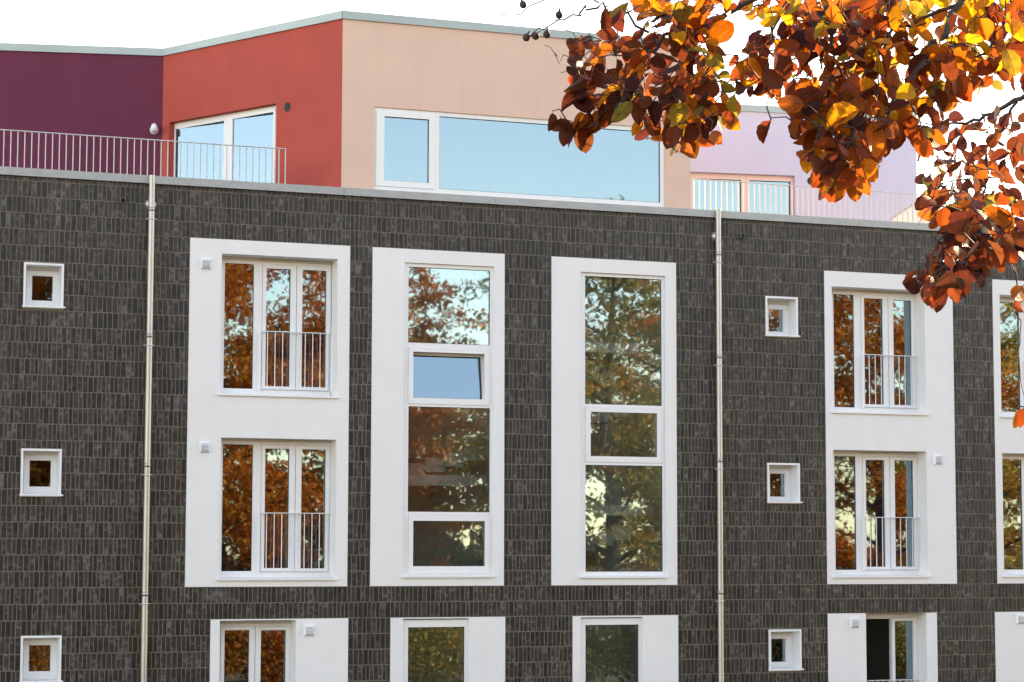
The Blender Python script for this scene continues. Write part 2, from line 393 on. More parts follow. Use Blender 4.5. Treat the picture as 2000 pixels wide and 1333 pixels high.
for k in range(28):
    b_ = br.choice([.011, .015, .020, .026, .033, .042]) ; h = br.choice([(1.2, .97, .80), (1.25, .96, .80), (1.1, 1.0, .82), (1.15, .95, .92), (1.18, 1.0, .80), (1.3, .95, .80)])
    TONES.append(tuple(b_*c for c in h))
def set_tone(me, cols):
    at = me.attributes.new('tone', 'FLOAT_COLOR', 'FACE'); at.data.foreach_set('color', np.array([(*c, 1) for c in cols], np.float32).ravel())
# the 300 nearest the camera stand as single bricks, the rest share one mesh
def px_size(b):
    c = np.array([(b[0]+b[1])/2, 0, (b[2]+b[3])/2]); return (b[1]-b[0])*(b[3]-b[2])/np.sum((c-CAM)**2)
vis = [b for b in bricks if b[0] > U(2, 800) and b[1] < U(1998, 800) and CZ-1.75 < b[2] and b[3]-b[2] > .22]
vis.sort(key=px_size, reverse=True)
single = vis[:300]; sset = set(single)
cache = {}
for b in single:
    w = round((b[1]-b[0])/.004)*.004; key = (w, br.randrange(8))
    if key not in cache:
        mb = MB(); mb.box(-w/2, w/2, 0, .012, -(ZC-J)/2, (ZC-J)/2, .0018); me = mb.mesh('brick', M['brick']); set_tone(me, [br.choice(TONES)]*len(me.polygons)); cache[key] = me
    o = obj('brick', cache[key], wall); o.location = ((b[0]+b[1])/2, br.uniform(-.0012, .0012), (b[2]+b[3])/2)
mb = MB(); cols = []
for b in bricks:
    if b in sset: continue
    dy = br.uniform(-.0012, .0012); k = len(mb.f); inpic = -9.2 < b[0] < 11 and b[3] > CZ-2.2
    mb.box(b[0], b[1], dy, .012, b[2], b[3], .0018 if inpic else 0); cols += [br.choice(TONES)]*(len(mb.f)-k)
me = mb.mesh('bricks', M['brick']); set_tone(me, cols); tag(obj('bricks', me, wall), kind='stuff')

# -- white plaster panels with their openings
pan = {}
for k, r in P.items():
    hs = [w['op'] for w in FW+GW+SW if w['panel'] == k]
    pan[k] = MB().grid((r[0]+.004, r[1]-.004, r[2]+.004, r[3]-.004), hs, -.004, .36).build('plaster_panel', M['plaster'], B)

# -- windows
def pane(parent, r, y, m='glass', tilt=True):
    mb = MB(); cx, cz = (r[0]+r[1])/2, (r[2]+r[3])/2; a = rnd.gauss(0, .0022) if tilt else 0; b = rnd.gauss(0, .0022) if tilt else 0
    hw, hh = (r[1]-r[0])/2+.008, (r[3]-r[2])/2+.008
    vs = []
    for dy in (0, .006):
        for sx, sz in ((-1, -1), (1, -1), (1, 1), (-1, 1)): vs.append((cx+sx*hw, y+dy+sx*hw*a+sz*hh*b, cz+sz*hh))
    mb.add(vs, [(0, 1, 2, 3), (7, 6, 5, 4), (0, 4, 5, 1), (1, 5, 6, 2), (2, 6, 7, 3), (3, 7, 4, 0)])
    return mb.build('pane', M[m], parent)
def grow(r, d): return (r[0]-d, r[1]+d, r[2]-d, r[3]+d)
def make_railing(xl, xr, yl, yr, yb, fr=FA, du=0.0):
    y = RV-.06
    ul, zl = FA.hit(xl, yl, y); ur, zr = FA.hit(xr, yr, y); z1 = (zl+zr)/2; z0 = FA.hit((xl+xr)/2, yb, y)[1]-.02
    ul += du; ur += du
    R = MB().box(ul, ur, y-.02, y+.02, z1-.012, z1, .002).build('railing', M['white_metal'], B)
    MB().box(ul, ur, y-.012, y+.012, z0-.012, z0).build('bottom_rail', M['white_metal'], R)
    nb = 9
    for k in range(nb):
        u = ul+(ur-ul)*(.085+.855*k/(nb-1)) 
        MB().tube([(u, y, z0), (u, y, z1-.01)], .0075, 6, False).build('bar', M['white_metal'], R)
    for u in (ul-.03, ur+.005):                           # flat plates screwed to the frame
        b = MB(); b.box(u-.022, u+.022, y+.004, y+.012, z0-.05, z1-.015, .002)
        for zz in (z0+.06, z1-.11): b.lathe((u, y+.004, zz), (0, -1, 0), [(0, .010), (.005, .009), (.007, .0005)], 8)
        b.build('bracket', M['white_metal'], R)
    return R
def frame_set(w, has_fix):
    op = w['op']; l, r = w['l'], w['r']; y = RV
    top = op[3]+.0; right = w['right']
    ztop = max(l[3], r[3])+.075
    zbot = op[2]
    left = w['fix'][0]-.06 if has_fix else l[0]-.085
    lh = grow(l, .062); rh = grow(r, .062)
    mid = (l[1]+r[0])/2
    lh = (lh[0], mid-.003, lh[2], lh[3]); rh = (mid+.003, rh[1], rh[2], rh[3])
    hs = [lh, rh] + ([w['fix']] if has_fix else [])
    uo0, uo1 = min(left, op[0]-.03), max(right, rh[1]+.02)
    ft = max(lh[3]+.03, w['fix'][3]+.05) if has_fix else lh[3]+.03
    win = MB().grid((uo0, uo1, zbot-.0, ft), hs, y, y+.07).build('window', M['frame'], B)
    for rr, g in ((lh, l), (rh, r)):
        s = MB().grid((rr[0]+.004, rr[1]-.004, rr[2]+.004, rr[3]-.004), [g], y-.014, y+.05).build('sash', M['frame'], win)
        MB().grid(grow(g, .006), [grow(g, -.006)], y+.018, y+.024).build('seal', M['black'], win)
    pane(win, l, y+.03); pane(win, r, y+.03)
    if has_fix:
        pane(win, w['fix'], y+.03); MB().grid(grow(w['fix'], .006), [grow(w['fix'], -.006)], y+.02, y+.026).build('seal', M['black'], win)
    # shutter box with its last slats
    sb = MB().box(uo0, uo1, y+.004, y+.2, ft, op[3]+.02).build('shutter_box', M['shutter'], win)
    mb = MB(); sl0 = lh[0]-.02
    for k in range(2): mb.box(sl0, uo1-.04, y-.02, y+.003, ft+.012+.024*k, ft+.030+.024*k, .003)
    mb.build('shutter_slats', M['shutter'], win)
    return win
def drain_caps(win, u0, u1, z, y):
    for u in (u0+.18*(u1-u0), u0+.82*(u1-u0)):
        MB().box(u-.018, u+.018, y-.005, y, z-.006, z+.006, .002).build('drain_cap', M['frame'], win)
def make_sill(win, u0, u1, z1, ydeep):
    MB().add([(u0, -.045, z1-.035), (u1, -.045, z1-.035), (u1, -.045, z1-.006), (u0, -.045, z1-.006), (u0, ydeep, z1-.02), (u1, ydeep, z1-.02), (u1, ydeep, z1+.012), (u0, ydeep, z1+.012)],
             [(0, 1, 2, 3), (3, 2, 6, 7), (0, 4, 5, 1), (0, 3, 7, 4), (1, 5, 6, 2), (4, 7, 6, 5)]).build('sill', M['frame'], win)
for w in FW:
    win = frame_set(w, True); win['label'] = 'white three-part French window, ' + w['tag']
    drain_caps(win, w['fix'][0], w['fix'][1], w['fix'][2]-.035, RV); drain_caps(win, w['l'][0], w['r'][1], w['l'][2]-.10, RV)
    make_sill(win, w['op'][0]-.035, w['op'][1]+.035, w['op'][2]+.012, RV)
    if w['rail']: make_railing(*w['rail'])
    else: make_railing(*FW[w['railof']]['rail'], du=w['du'])
for i, w in enumerate(GW):
    if i == 0: win = frame_set(w, False)
    else:                                                # left leaf stands open: dark room behind
        op = w['op']; r = w['r']; y = RV; rh = grow(r, .062)
        lo = (op[0]-.1, rh[0]-.005, op[2], w['l'][3]+.0)
        ft = rh[3]+.05
        win = MB().grid((op[0]-.16, w['right'], op[2], ft), [lo, rh], y, y+.07).build('window', M['frame'], B)
        MB().grid((rh[0]+.004, rh[1]-.004, rh[2]+.004, rh[3]-.004), [r], y-.014, y+.05).build('sash', M['frame'], win)
        pane(win, r, y+.03); MB().box(op[0]-.16, w['right'], y+.004, y+.2, ft, op[3]+.02).build('shutter_box', M['shutter'], win)
        lf = Frame((op[0]-.1, y+.07), (-.25, 1)); lw = r[1]-r[0]
        leaf_ = MB(lf).grid((0, lw+.13, r[2]-.06, r[3]+.06), [(.065, .065+lw, r[2], r[3])], 0, .06).build('sash', M['frame'], win)
        win['label'] = 'ground floor window with its left leaf standing open'
        R = make_railing(1695, 1797, 1328, 1328, 1430)
for w in SW:
    y = SR; o = w['out']
    hs = []
    for q in w['parts']: hs.append(q[1])
    win = MB().grid(grow(o, .0), hs, y, y+.08).build('window', M['frame'], B)
    for q in w['parts']:
        if q[0] == 'pane':
            pane(win, q[1], y+.03, 'glass_stair'); MB().grid(grow(q[1], .006), [grow(q[1], -.007)], y+.018, y+.026).build('seal', M['black'], win)
        elif q[0] == 'sash':
            rr, g = q[1], q[2]
            MB().grid((rr[0]+.003, rr[1]-.003, rr[2]+.003, rr[3]-.003), [g], y-.012, y+.06).build('sash', M['frame'], win)
            pane(win, g, y+.03, 'glass_stair'); MB().grid(grow(g, .006), [grow(g, -.007)], y+.018, y+.026).build('seal', M['black'], win)
            drain_caps(win, rr[0], rr[1], (g[2]+rr[2])/2, y-.012)
        else:                                            # tilted inwards at the top
            rr, g = q[1], q[2]
            MB().grid((rr[0]+.003, rr[1]-.003, rr[2]+.003, rr[3]-.003), [g], y-.012, y+.05).build('sash_frame', M['frame'], win)
            drain_caps(win, rr[0], rr[1], (g[2]+rr[2])/2, y-.012)
            tl = math.radians(7.5); zb = g[2]-.02; cs, sn = math.cos(tl), math.sin(tl)
            def rot(mb):
                mb.v = [(p[0], y+.055+(p[1]*cs+(p[2]-zb)*sn), zb+(p[2]-zb)*cs-p[1]*sn) for p in mb.v]; return mb
            gg = (g[0]-.012, g[1]-.030, g[2]+.002, g[3]-.045)
            sa = rot(MB().grid((g[0]-.04, g[1]+.035, zb, g[3]+.03), [gg], 0, .06)).build('tilted_sash', M['frame'], win)
            rot(MB().grid(grow(gg, .008), [grow(gg, -.006)], -.006, .01)).build('seal', M['black'], win)
            rot(MB().box(gg[0]-.005, gg[1]+.005, .02, .026, gg[2]-.005, gg[3]+.005)).build('pane', M['glass'], win)
            win['label'] = 'tall stairwell window with one pane tilted open'
    # shadow gap round the frame
    if w['sill']:
        u0_, u1_ = FA.hit(w['sill'][0], 1120, -.03)[0], FA.hit(w['sill'][1], 1120, -.03)[0]
        make_sill(win, u0_, u1_, w['op'][2]+.006, SR)
for c in CW:
    o, g = c['o'], c['g']; i = grow(o, -.032)
    win = MB().grid(o, [i], -.022, .34).build('window', M['white_metal'], B); win['label'] = c['tag']
    fz = g[3]+.085
    MB().grid((i[0]-.01, i[1]+.01, i[2], fz), [g], .27, .33).build('sash', M['frame'], win)
    MB().grid((g[0]-.085, g[1]+.085, i[2]+.02, g[3]+.07), [grow(g, .012)], .258, .269).build('sash_lip', M['frame'], win)
    pane(win, g, .30); drain_caps(win, g[0]-.02, g[1]+.02, g[2]-.07, .258)
    MB().box(i[0]-.01, i[1]+.01, .25, .34, fz, i[3]+.01).build('shutter_box', M['shutter'], win)
    MB().box(o[0]-.012, o[1]+.03, -.05, .26, i[2]-.022, i[2]+.004, .003).build('sill', M['white_metal'], win)

# -- louvred vents on the plaster
def vent(xl, xr, yt, yb):
    r = rc(xl, xr, yt, yb, -.03); cu, cz = (r[0]+r[1])/2, (r[2]+r[3])/2; h = .09
    v = MB()
    # truncated pyramid hood, open louvred front
    a, b = h, h*.66; y0, y1 = -.004, -.052
    vs = [(cu-a, y0, cz-a), (cu+a, y0, cz-a), (cu+a, y0, cz+a), (cu-a, y0, cz+a), (cu-b, y1, cz-b), (cu+b, y1, cz-b), (cu+b, y1, cz+b), (cu-b, y1, cz+b)]
    v.add(vs, [(0, 1, 5, 4), (1, 2, 6, 5), (2, 3, 7, 6), (3, 0, 4, 7)])
    vo = v.build('vent', M['white_metal'], B)
    MB().add([(cu-b, y1+.006, cz-b), (cu+b, y1+.006, cz-b), (cu+b, y1+.006, cz+b), (cu-b, y1+.006, cz+b)], [(0, 1, 2, 3)]).build('slot_shade_sheet', M['slot'], vo)  # flat grey sheet painted as the shade between the slats
    l = MB(); nl = 5
    for k in range(nl):
        z = cz-b*.9+2*b*.9*(k+.5)/nl; d = .0085
        l.add([(cu-b*.94, y1-.004, z+d), (cu+b*.94, y1-.004, z+d), (cu+b*.94, y1-.018, z-d*.4), (cu-b*.94, y1-.018, z-d*.4)], [(0, 1, 2, 3)])
        l.box(cu-b*.94, cu+b*.94, y1-.019, y1-.004, z-d*.5, z-d*.3)
    l.build('louvres', M['white_metal'], vo)
    return vo
for q in ((392.5, 413.5, 504.5, 527), (390.5, 410.5, 862.5, 886), (593.7, 615.4, 1221, 1243.5), (1819.5, 1836.6, 583, 599), (1824.7, 1841.5, 888, 909), (1661, 1679.3, 1207, 1227.5), (1985, 2003, 1201, 1219)): vent(*q)

# -- downpipes with couplings and wall covers
def downpipe(xt, yt, xb, rings, cover, lab):
    y = -.085
    ut = (FA.hit(xt, yt, y)[0]+FA.hit(xb, 1280, y)[0])/2; z1 = FA.hit(xt, yt, y)[1]; z0 = .1
    p = MB().tube([(ut, y, z0), (ut, y, z1-.2), (ut, y, z1)], .050, 20, True).build('downpipe', M['pipe'], B); p['label'] = lab
    for yy in rings:
        z = FA.hit(xt, yy, y)[1]
        MB().lathe((ut, y, z-.012), (0, 0, 1), [(0, .051), (0, .058), (.024, .058), (.024, .051)], 20).build('clip', M['rail'], p)
        MB().tube([(ut-.085, y+.02, z), (ut+.085, y+.02, z)], .008, 6).build('clip_bolt', M['rail'], p)
        MB().lathe((ut, y, z+.12), (0, 0, 1), [(0, .050), (0, .0535), (.06, .0535), (.06, .050)], 20).build('sleeve', M['pipe'], p)
    z = FA.hit(xt, cover, 0)[1]
    MB().lathe((ut, 0, z), (0, -1, 0), [(-.02, .095), (.01, .095), (.04, .080), (.06, .055), (.07, .02)], 20).build('wall_cover', M['pipe'], p)
downpipe(294.5, 343, 284, (428, 675, 928, 1180), 400, 'galvanised downpipe right of the left small windows')
downpipe(1402, 409, 1408.5, (513, 714, 917, 1175), 463, 'galvanised downpipe left of the right small windows')
for x, y in ((240, 393), (1450.5, 461.5)):
    u, z = FA.hit(x, y, -.05)
    o = MB().lathe((u, .02, z), (0, -1, 0), [(0, .046), (.10, .046), (.10, .036), (.02, .036), (.02, 0)], 16).build('overflow_spout', M['dark_metal'], B)
    MB().lathe((u, -.02, z), (0, -1, 0), [(0, .035), (.001, 0)], 12).build('spout_opening', M['black'], o)  # black disc painted as the dark inside of the spout

# -- parapet coping in lengths
seg = [UL] + [U(x, 400) for x in (20, 670, 965, 1675)] + [UR]
for a, b in zip(seg[:-1], seg[1:]):
    MB().add([(a+.0015, -.055, zcop_b), (b-.0015, -.055, zcop_b), (b-.0015, -.055, zcop_t), (a+.0015, -.055, zcop_t), (a+.0015, .42, zcop_b), (b-.0015, .42, zcop_b), (b-.0015, .42, zcop_t-.03), (a+.0015, .42, zcop_t-.03)],
             [(0, 1, 2, 3), (3, 2, 6, 7), (0, 4, 5, 1), (0, 3, 7, 4), (1, 5, 6, 2), (4, 7, 6, 5)]).build('coping', M['zinc'], B)

# ------------------------------------------------------------------ penthouse
PY = .07
A = np.array([U(668, 200, PY), PY]); Bq = np.array([U(1348, 300, PY), PY])
ZR = FA.hit(668, 36.5, PY)[1]; ZRT = FA.hit(668, 21.5, PY)[1]
C_ = at_z(319.5, 109.6, ZR)[:2]; D_ = at_z(0, 98.8, ZR)[:2]
L1 = at_z(1440, 217.2, ZR)[:2]; L2 = at_z(1560, 222.5, ZR)[:2]
ZF = zcop_b-.25                                          # terrace floor
FP = Frame(A, Bq-A)                                      # peach
FRD = Frame(C_, A-C_)                                    # red
FPU = Frame(C_, C_-D_)                                   # plum: u runs to 0 at the corner
FLI = Frame(L1, L2-L1)                                   # lilac
LW = float(np.linalg.norm(Bq-A)); LR = float(np.linalg.norm(A-C_))
uLr = FLI.hit(1790, 320)[0]; uLl = FLI.hit(1300, 300)[0]
ph = FP.rect(730.5, 1299.0, 230, 388)                    # peach window opening
zph0 = max(zcop_t+.005, FP.hit(1015, 391)[1]); zph1 = (FP.hit(790, 212)[1]+FP.hit(1200, 245)[1])/2
ph = (FP.hit(731, 300)[0], FP.hit(1299, 330)[0], zph0, zph1)
rd = (FRD.hit(329.5, 300)[0], FRD.hit(538.5, 300)[0], ZF+.02, (FRD.hit(332, 241.5)[1]+FRD.hit(536, 200.3)[1])/2)
li = (FLI.hit(1345, 380)[0], FLI.hit(1553, 380)[0], ZF+.02, FLI.hit(1450, 339.5)[1])
def wall_piece(fr, rect, holes, m, name='penthouse_wall'):
    return MB(fr).grid(rect, holes, 0, .3).build(name, M[m], B)
wp = wall_piece(FP, (0, LW, zcop_t-.06, ZR), [ph], 'peach'); wp['label'] = 'peach plaster wall of the penthouse with the long window'
wr = wall_piece(FRD, (.0, LR, ZF, ZR-.0005), [rd], 'red'); wr['label'] = 'brick red slanted plaster wall of the penthouse'
wu = wall_piece(FPU, (-7.5, 0, ZF, ZR-.001), [], 'purple'); wu['label'] = 'plum coloured plaster wall of the penthouse'
wl = wall_piece(FLI, (uLl-1.5, uLr, ZF, ZR-.0015), [li], 'lilac'); wl['label'] = 'pale lilac plaster wall of the penthouse'
# end walls returning to the back
FE = Frame(FLI.w([(uLr, 0, 0)])[0][:2], FLI.n); MB(FE).grid((.3, 6, ZF, ZR-.002), [], 0, .3).build('penthouse_wall', M['lilac'], B)
FE2 = Frame(Bq, np.array([-.05, 1])); MB(FE2).grid((.3, 7, ZF, ZR-.003), [], 0, .3).build('penthouse_wall', M['peach'], B)
# roof slab and its metal edge
far = FE.w([(6, 0, 0)])[0][:2]
lil0 = FLI.w([(uLl, 0, 0)])[0][:2]; lilr = FLI.w([(uLr, 0, 0)])[0][:2]; pur0 = FPU.w([(-7.5, 0, 0)])[0][:2]
def edge_strip(fr, u0_, u1_, m='zinc_pale'):
    MB(fr).add([(u0_, -.035, ZR-.005), (u1_, -.035, ZR-.005), (u1_, -.035, ZRT), (u0_, -.035, ZRT), (u0_, .4, ZR-.005), (u1_, .4, ZR-.005), (u1_, .4, ZRT-.02), (u0_, .4, ZRT-.02)],
           [(0, 1, 2, 3), (3, 2, 6, 7), (0, 4, 5, 1), (0, 3, 7, 4), (1, 5, 6, 2), (4, 7, 6, 5)]).build('roof_edge', M[m], B)
edge_strip(FP, -.012, LW+.03); edge_strip(FRD, -.012, LR+.012); edge_strip(FPU, -7.5, .012); edge_strip(FLI, uLl-1.5, uLr+.03)
poly = [pur0, C_, A, Bq, FE2.w([(6.5, .2, 0)])[0][:2], lilr, far, np.array([far[0], far[1]+4]), np.array([pur0[0], far[1]+4])]
mb = MB(); n = len(poly)
mb.add([(p[0], p[1], ZR-.02) for p in poly] + [(p[0], p[1], ZR+.04) for p in poly], [tuple(range(n)), tuple(reversed(range(n, 2*n)))]).build('roof', M['roof'], B)
# terrace deck
MB().box(UL, UR, .41, 16, ZF-.3, ZF).build('terrace_deck', M['roof'], B)
# long peach window
win = None
y = .03
gs = (FP.hit(749, 290, y+.03)[0], FP.hit(836.7, 290, y+.03)[0], FP.hit(793, 356, y+.03)[1], FP.hit(793, 231.5, y+.03)[1])
gb = (FP.hit(856.8, 300, y+.03)[0], FP.hit(1288, 330, y+.03)[0], (FP.hit(900, 372.5, y+.03)[1]+FP.hit(1240, 394, y+.03)[1])/2, (FP.hit(870, 228, y+.03)[1]+FP.hit(1200, 254.5, y+.03)[1])/2)
so_ = (ph[0]+.035, FP.hit(849, 290, y)[0], gs[2]-.10, gs[3]+.09)
win = MB(FP).grid(grow(ph, -.002), [so_, gb], y, y+.08).build('window', M['frame'], B); win['label'] = 'long two-part window in the peach wall'
MB(FP).grid(grow(so_, -.003), [gs], y-.014, y+.06).build('sash', M['frame'], win)
for g in (gs, gb): MB(FP).grid(grow(g, .006), [grow(g, -.008)], y+.018, y+.026).build('seal', M['black'], win)
def pane_fr(fr, parent, r, y, a=0, b=0):
    mb = MB(fr); cx, cz = (r[0]+r[1])/2, (r[2]+r[3])/2; hw, hh = (r[1]-r[0])/2+.006, (r[3]-r[2])/2+.006
    vs = [(cx+sx*hw, y+dy+sx*hw*a+sz*hh*b, cz+sz*hh) for dy in (0, .006) for sx, sz in ((-1, -1), (1, -1), (1, 1), (-1, 1))]
    mb.add(vs, [(0, 1, 2, 3), (7, 6, 5, 4), (0, 4, 5, 1), (1, 5, 6, 2), (2, 6, 7, 3), (3, 7, 4, 0)]).build('pane', M['glass'], parent)
pane_fr(FP, win, gs, y+.03, 0, .002); pane_fr(FP, win, gb, y+.03, .0005, 0)
# doors in the red and the lilac wall
def terrace_door(fr, op, gl, gr, lab, fm, yaw=0.0):
    y = .12; zb = op[2]
    zt = (gl[3]+gr[3])/2
    d = MB(fr).grid((op[0]+.001, op[1]-.001, zb, op[3]-.001), [(gl[0], gl[1], zb+.09, zt), (gr[0], gr[1], zb+.09, zt)], y, y+.08).build('terrace_door', M[fm], B); d['label'] = lab
    for g in (gl, gr):
        q = (g[0], g[1], zb+.09, zt); pane_fr(fr, d, q, y+.045, yaw, 0); MB(fr).grid(grow(q, .005), [grow(q, -.006)], y+.018, y+.026).build('seal', M['black'], d)
    MB(fr).grid((gr[0]-.06, gr[1]+.045, zb+.03, zt+.06), [(gr[0], gr[1], zb+.09, zt)], y-.014, y+.001).build('sash', M[fm], d)
    return d
ydr = .15
dl = (FRD.hit(346, 300, ydr)[0], FRD.hit(439, 300, ydr)[0], 0, FRD.hit(392, 243, ydr)[1]); dr = (FRD.hit(457, 300, ydr)[0], FRD.hit(536.5, 300, ydr)[0], 0, FRD.hit(497, 229, ydr)[1])
d = terrace_door(FRD, rd, dl, dr, 'white framed glass terrace door in the red wall', 'frame', .075)
MB(FRD).box(dr[0]-.045, dr[0]-.02, .065, .1, zcop_t+.15, zcop_t+.26, .004).build('door_handle', M['rail'], d)
ml = (FLI.hit(1352, 390, ydr)[0], FLI.hit(1447, 390, ydr)[0], 0, FLI.hit(1400, 351, ydr)[1]); mr = (FLI.hit(1463, 390, ydr)[0], FLI.hit(1543, 390, ydr)[0], 0, FLI.hit(1500, 354, ydr)[1])
M['pink'] = plain('pale_pink_frame', (.80, .60, .55), .45, var=.02)
terrace_door(FLI, li, ml, mr, 'pale pink framed glass terrace door in the lilac wall', 'pink')
# round holes and wall lamp
for fr, x, yy in ((FRD, 561.5, 209.5), (FLI, 1583.7, 354)):
    u, z = fr.hit(x, yy); o = MB(fr).lathe((u, -.004, z), (0, 1, 0), [(0, .078), (.002, .072), (.003, 0)], 20).build('vent_hole', M['black'], B)  # no bore is cut, a flat black disc paints the shaded hole
u, z = FPU.hit(301, 255)
lo = MB(FPU).lathe((u, 0, z), (0, -1, 0), [(0, .075), (.03, .075), (.035, .05), (.06, .04)], 18).build('wall_lamp', M['white_metal'], B)
MB(FPU).lathe((u, -.12, z-.05), (0, 0, 1), [(0, .02), (.01, .055), (.07, .062), (.12, .05), (.15, .02), (.153, 0)], 18).build('lamp_glass', M['frame'], lo)
# terrace railings
def terrace_rail(p0, p1, zt, zb, spacing, lab, m='rail'):
    v = p1-p0; ln = float(np.linalg.norm(v)); fr = Frame(p0, v)
    R = MB(fr).box(-.01, ln+.01, -.022, .022, zt-.012, zt, .002).build('railing', M[m], B); R['label'] = lab
    k = int(round(ln/spacing)); shared = None
    for i in range(k+1):
        u = ln*i/k; P3 = fr.w([(u, 0, 0)])[0]
        if shared is None:
            mb = MB(); mb.box(-.006, .006, -.014, .014, zb, zt-.011); shared = mb.mesh('bar', M[m])
        o = obj('bar', shared, R); o.location = (P3[0], P3[1], 0); o.rotation_euler.z = math.atan2(fr.d[1], fr.d[0])
    return R
yr = .20
zt1 = (FA.hit(40, 258, yr)[1]+FA.hit(556, 288, yr)[1])/2
terrace_rail(np.array([U(-160, 300, yr), yr]), np.array([U(557, 320, yr), yr]), zt1, zcop_t-.05, .1065, 'slim galvanised railing before the plum and red walls')
e0 = np.array([Bq[0]+.03, yr]); e1 = np.array([U(1813, 410, yr), yr]); zt2 = (FA.hit(1400, 350, yr)[1]+FA.hit(1780, 380, yr)[1])/2
terrace_rail(e0, e1, zt2, zcop_t-.05, .1065, 'slim galvanised railing before the lilac wall')
e2 = at_z(1741, 427, zt2)[:2]
terrace_rail(e1, e2, zt2-.002, zcop_t-.05, .075, 'short railing running back at the right end of the terrace')

# ------------------------------------------------------------------ inside
inter = MB()
zs1 = FW[0]['op'][2]-.05; zs2 = FW[1]['op'][2]-.05; zs3 = zs2-2.87
SL, SRr = P['p2'][0]-.25, P['p3'][1]+.3                  # stairwell
for z in (zs1, zs2, zs3):
    for a, b in ((UL, SL), (SRr, UR)):
        MB().box(a, b, .41, 6, z-.3, z).build('floor_slab', M['room'], B)
MB().box(UL, UR, 6.02, 6.2, zs3-.3, ZF-.31).build('interior_wall', M['room'], B)
for u in (UL, U(230, 800), U(705, 800)-.02, SRr, U(1590, 800), U(1900, 800), UR-.1):
    MB().box(u, u+.1, .42, 6, zs3, ZF-.31).build('interior_wall', M['room'], B)
MB().box(SL+.12, SRr-.13, 2.75, 2.85, zs3, ZF-.31).build('interior_wall', M['stair'], B)
MB().box(SL+.02, SL+.11, .42, 4.6, zs3, ZF-.31).build('interior_wall', M['stair'], B)
MB().box(SRr-.12, SRr-.03, .42, 4.6, zs3, ZF-.31).build('interior_wall', M['stair'], B)
for a, b, zl in ((-2.3, .0, Zp(875, 700)), (-2.3, 0.0, Zp(875, 925)), (.5, 3.0, Zp(1215, 660)), (.5, 3.0, Zp(1215, 985))):
    MB().box(a, b, .9, 2.4, zl-.18, zl).build('landing', M['stair'], B)
for k, (ua, ub, zl) in enumerate(((-2.2, 2.6, Zp(875, 925)), (2.6, -2.2, Zp(875, 700)), (-2.2, 2.6, Zp(875, 1180)))):
    st = MB(); ns = 14; yb = 1.55 if k % 2 else 1.0
    for i in range(ns):
        u = ua+(ub-ua)*i/ns; w_ = abs(ub-ua)/ns+.01
        st.box(min(u, u+(ub-ua)/ns)-.005, max(u, u+(ub-ua)/ns)+.005, yb, yb+1.1, zl+.1*i-.25, zl+.1*i)
    st.build('stair_flight', M['concrete'], B)
# penthouse rooms
MB(FP).box(.3, LW-.3, 4.5, 4.6, ZF, ZR-.03).build('interior_wall', M['room'], B)
MB(FRD).box(.2, LR+1, 4.0, 4.1, ZF, ZR-.03).build('interior_wall', M['room'], B)
MB(FLI).box(uLl-1, uLr-.2, 4.0, 4.1, ZF, ZR-.03).build('interior_wall', M['room'], B)
# closed ends and back
MB().box(UL-.3, UL-.01, .0, 16, -.3, WALL_T).build('end_wall', M['mortar'], B)
MB().box(UR+.01, UR+.3, .0, 16, -.3, WALL_T).build('end_wall', M['mortar'], B)
MB().box(UL, UR, 15.7, 16, -.3, ZF-.31).build('back_wall', M['plaster'], B)

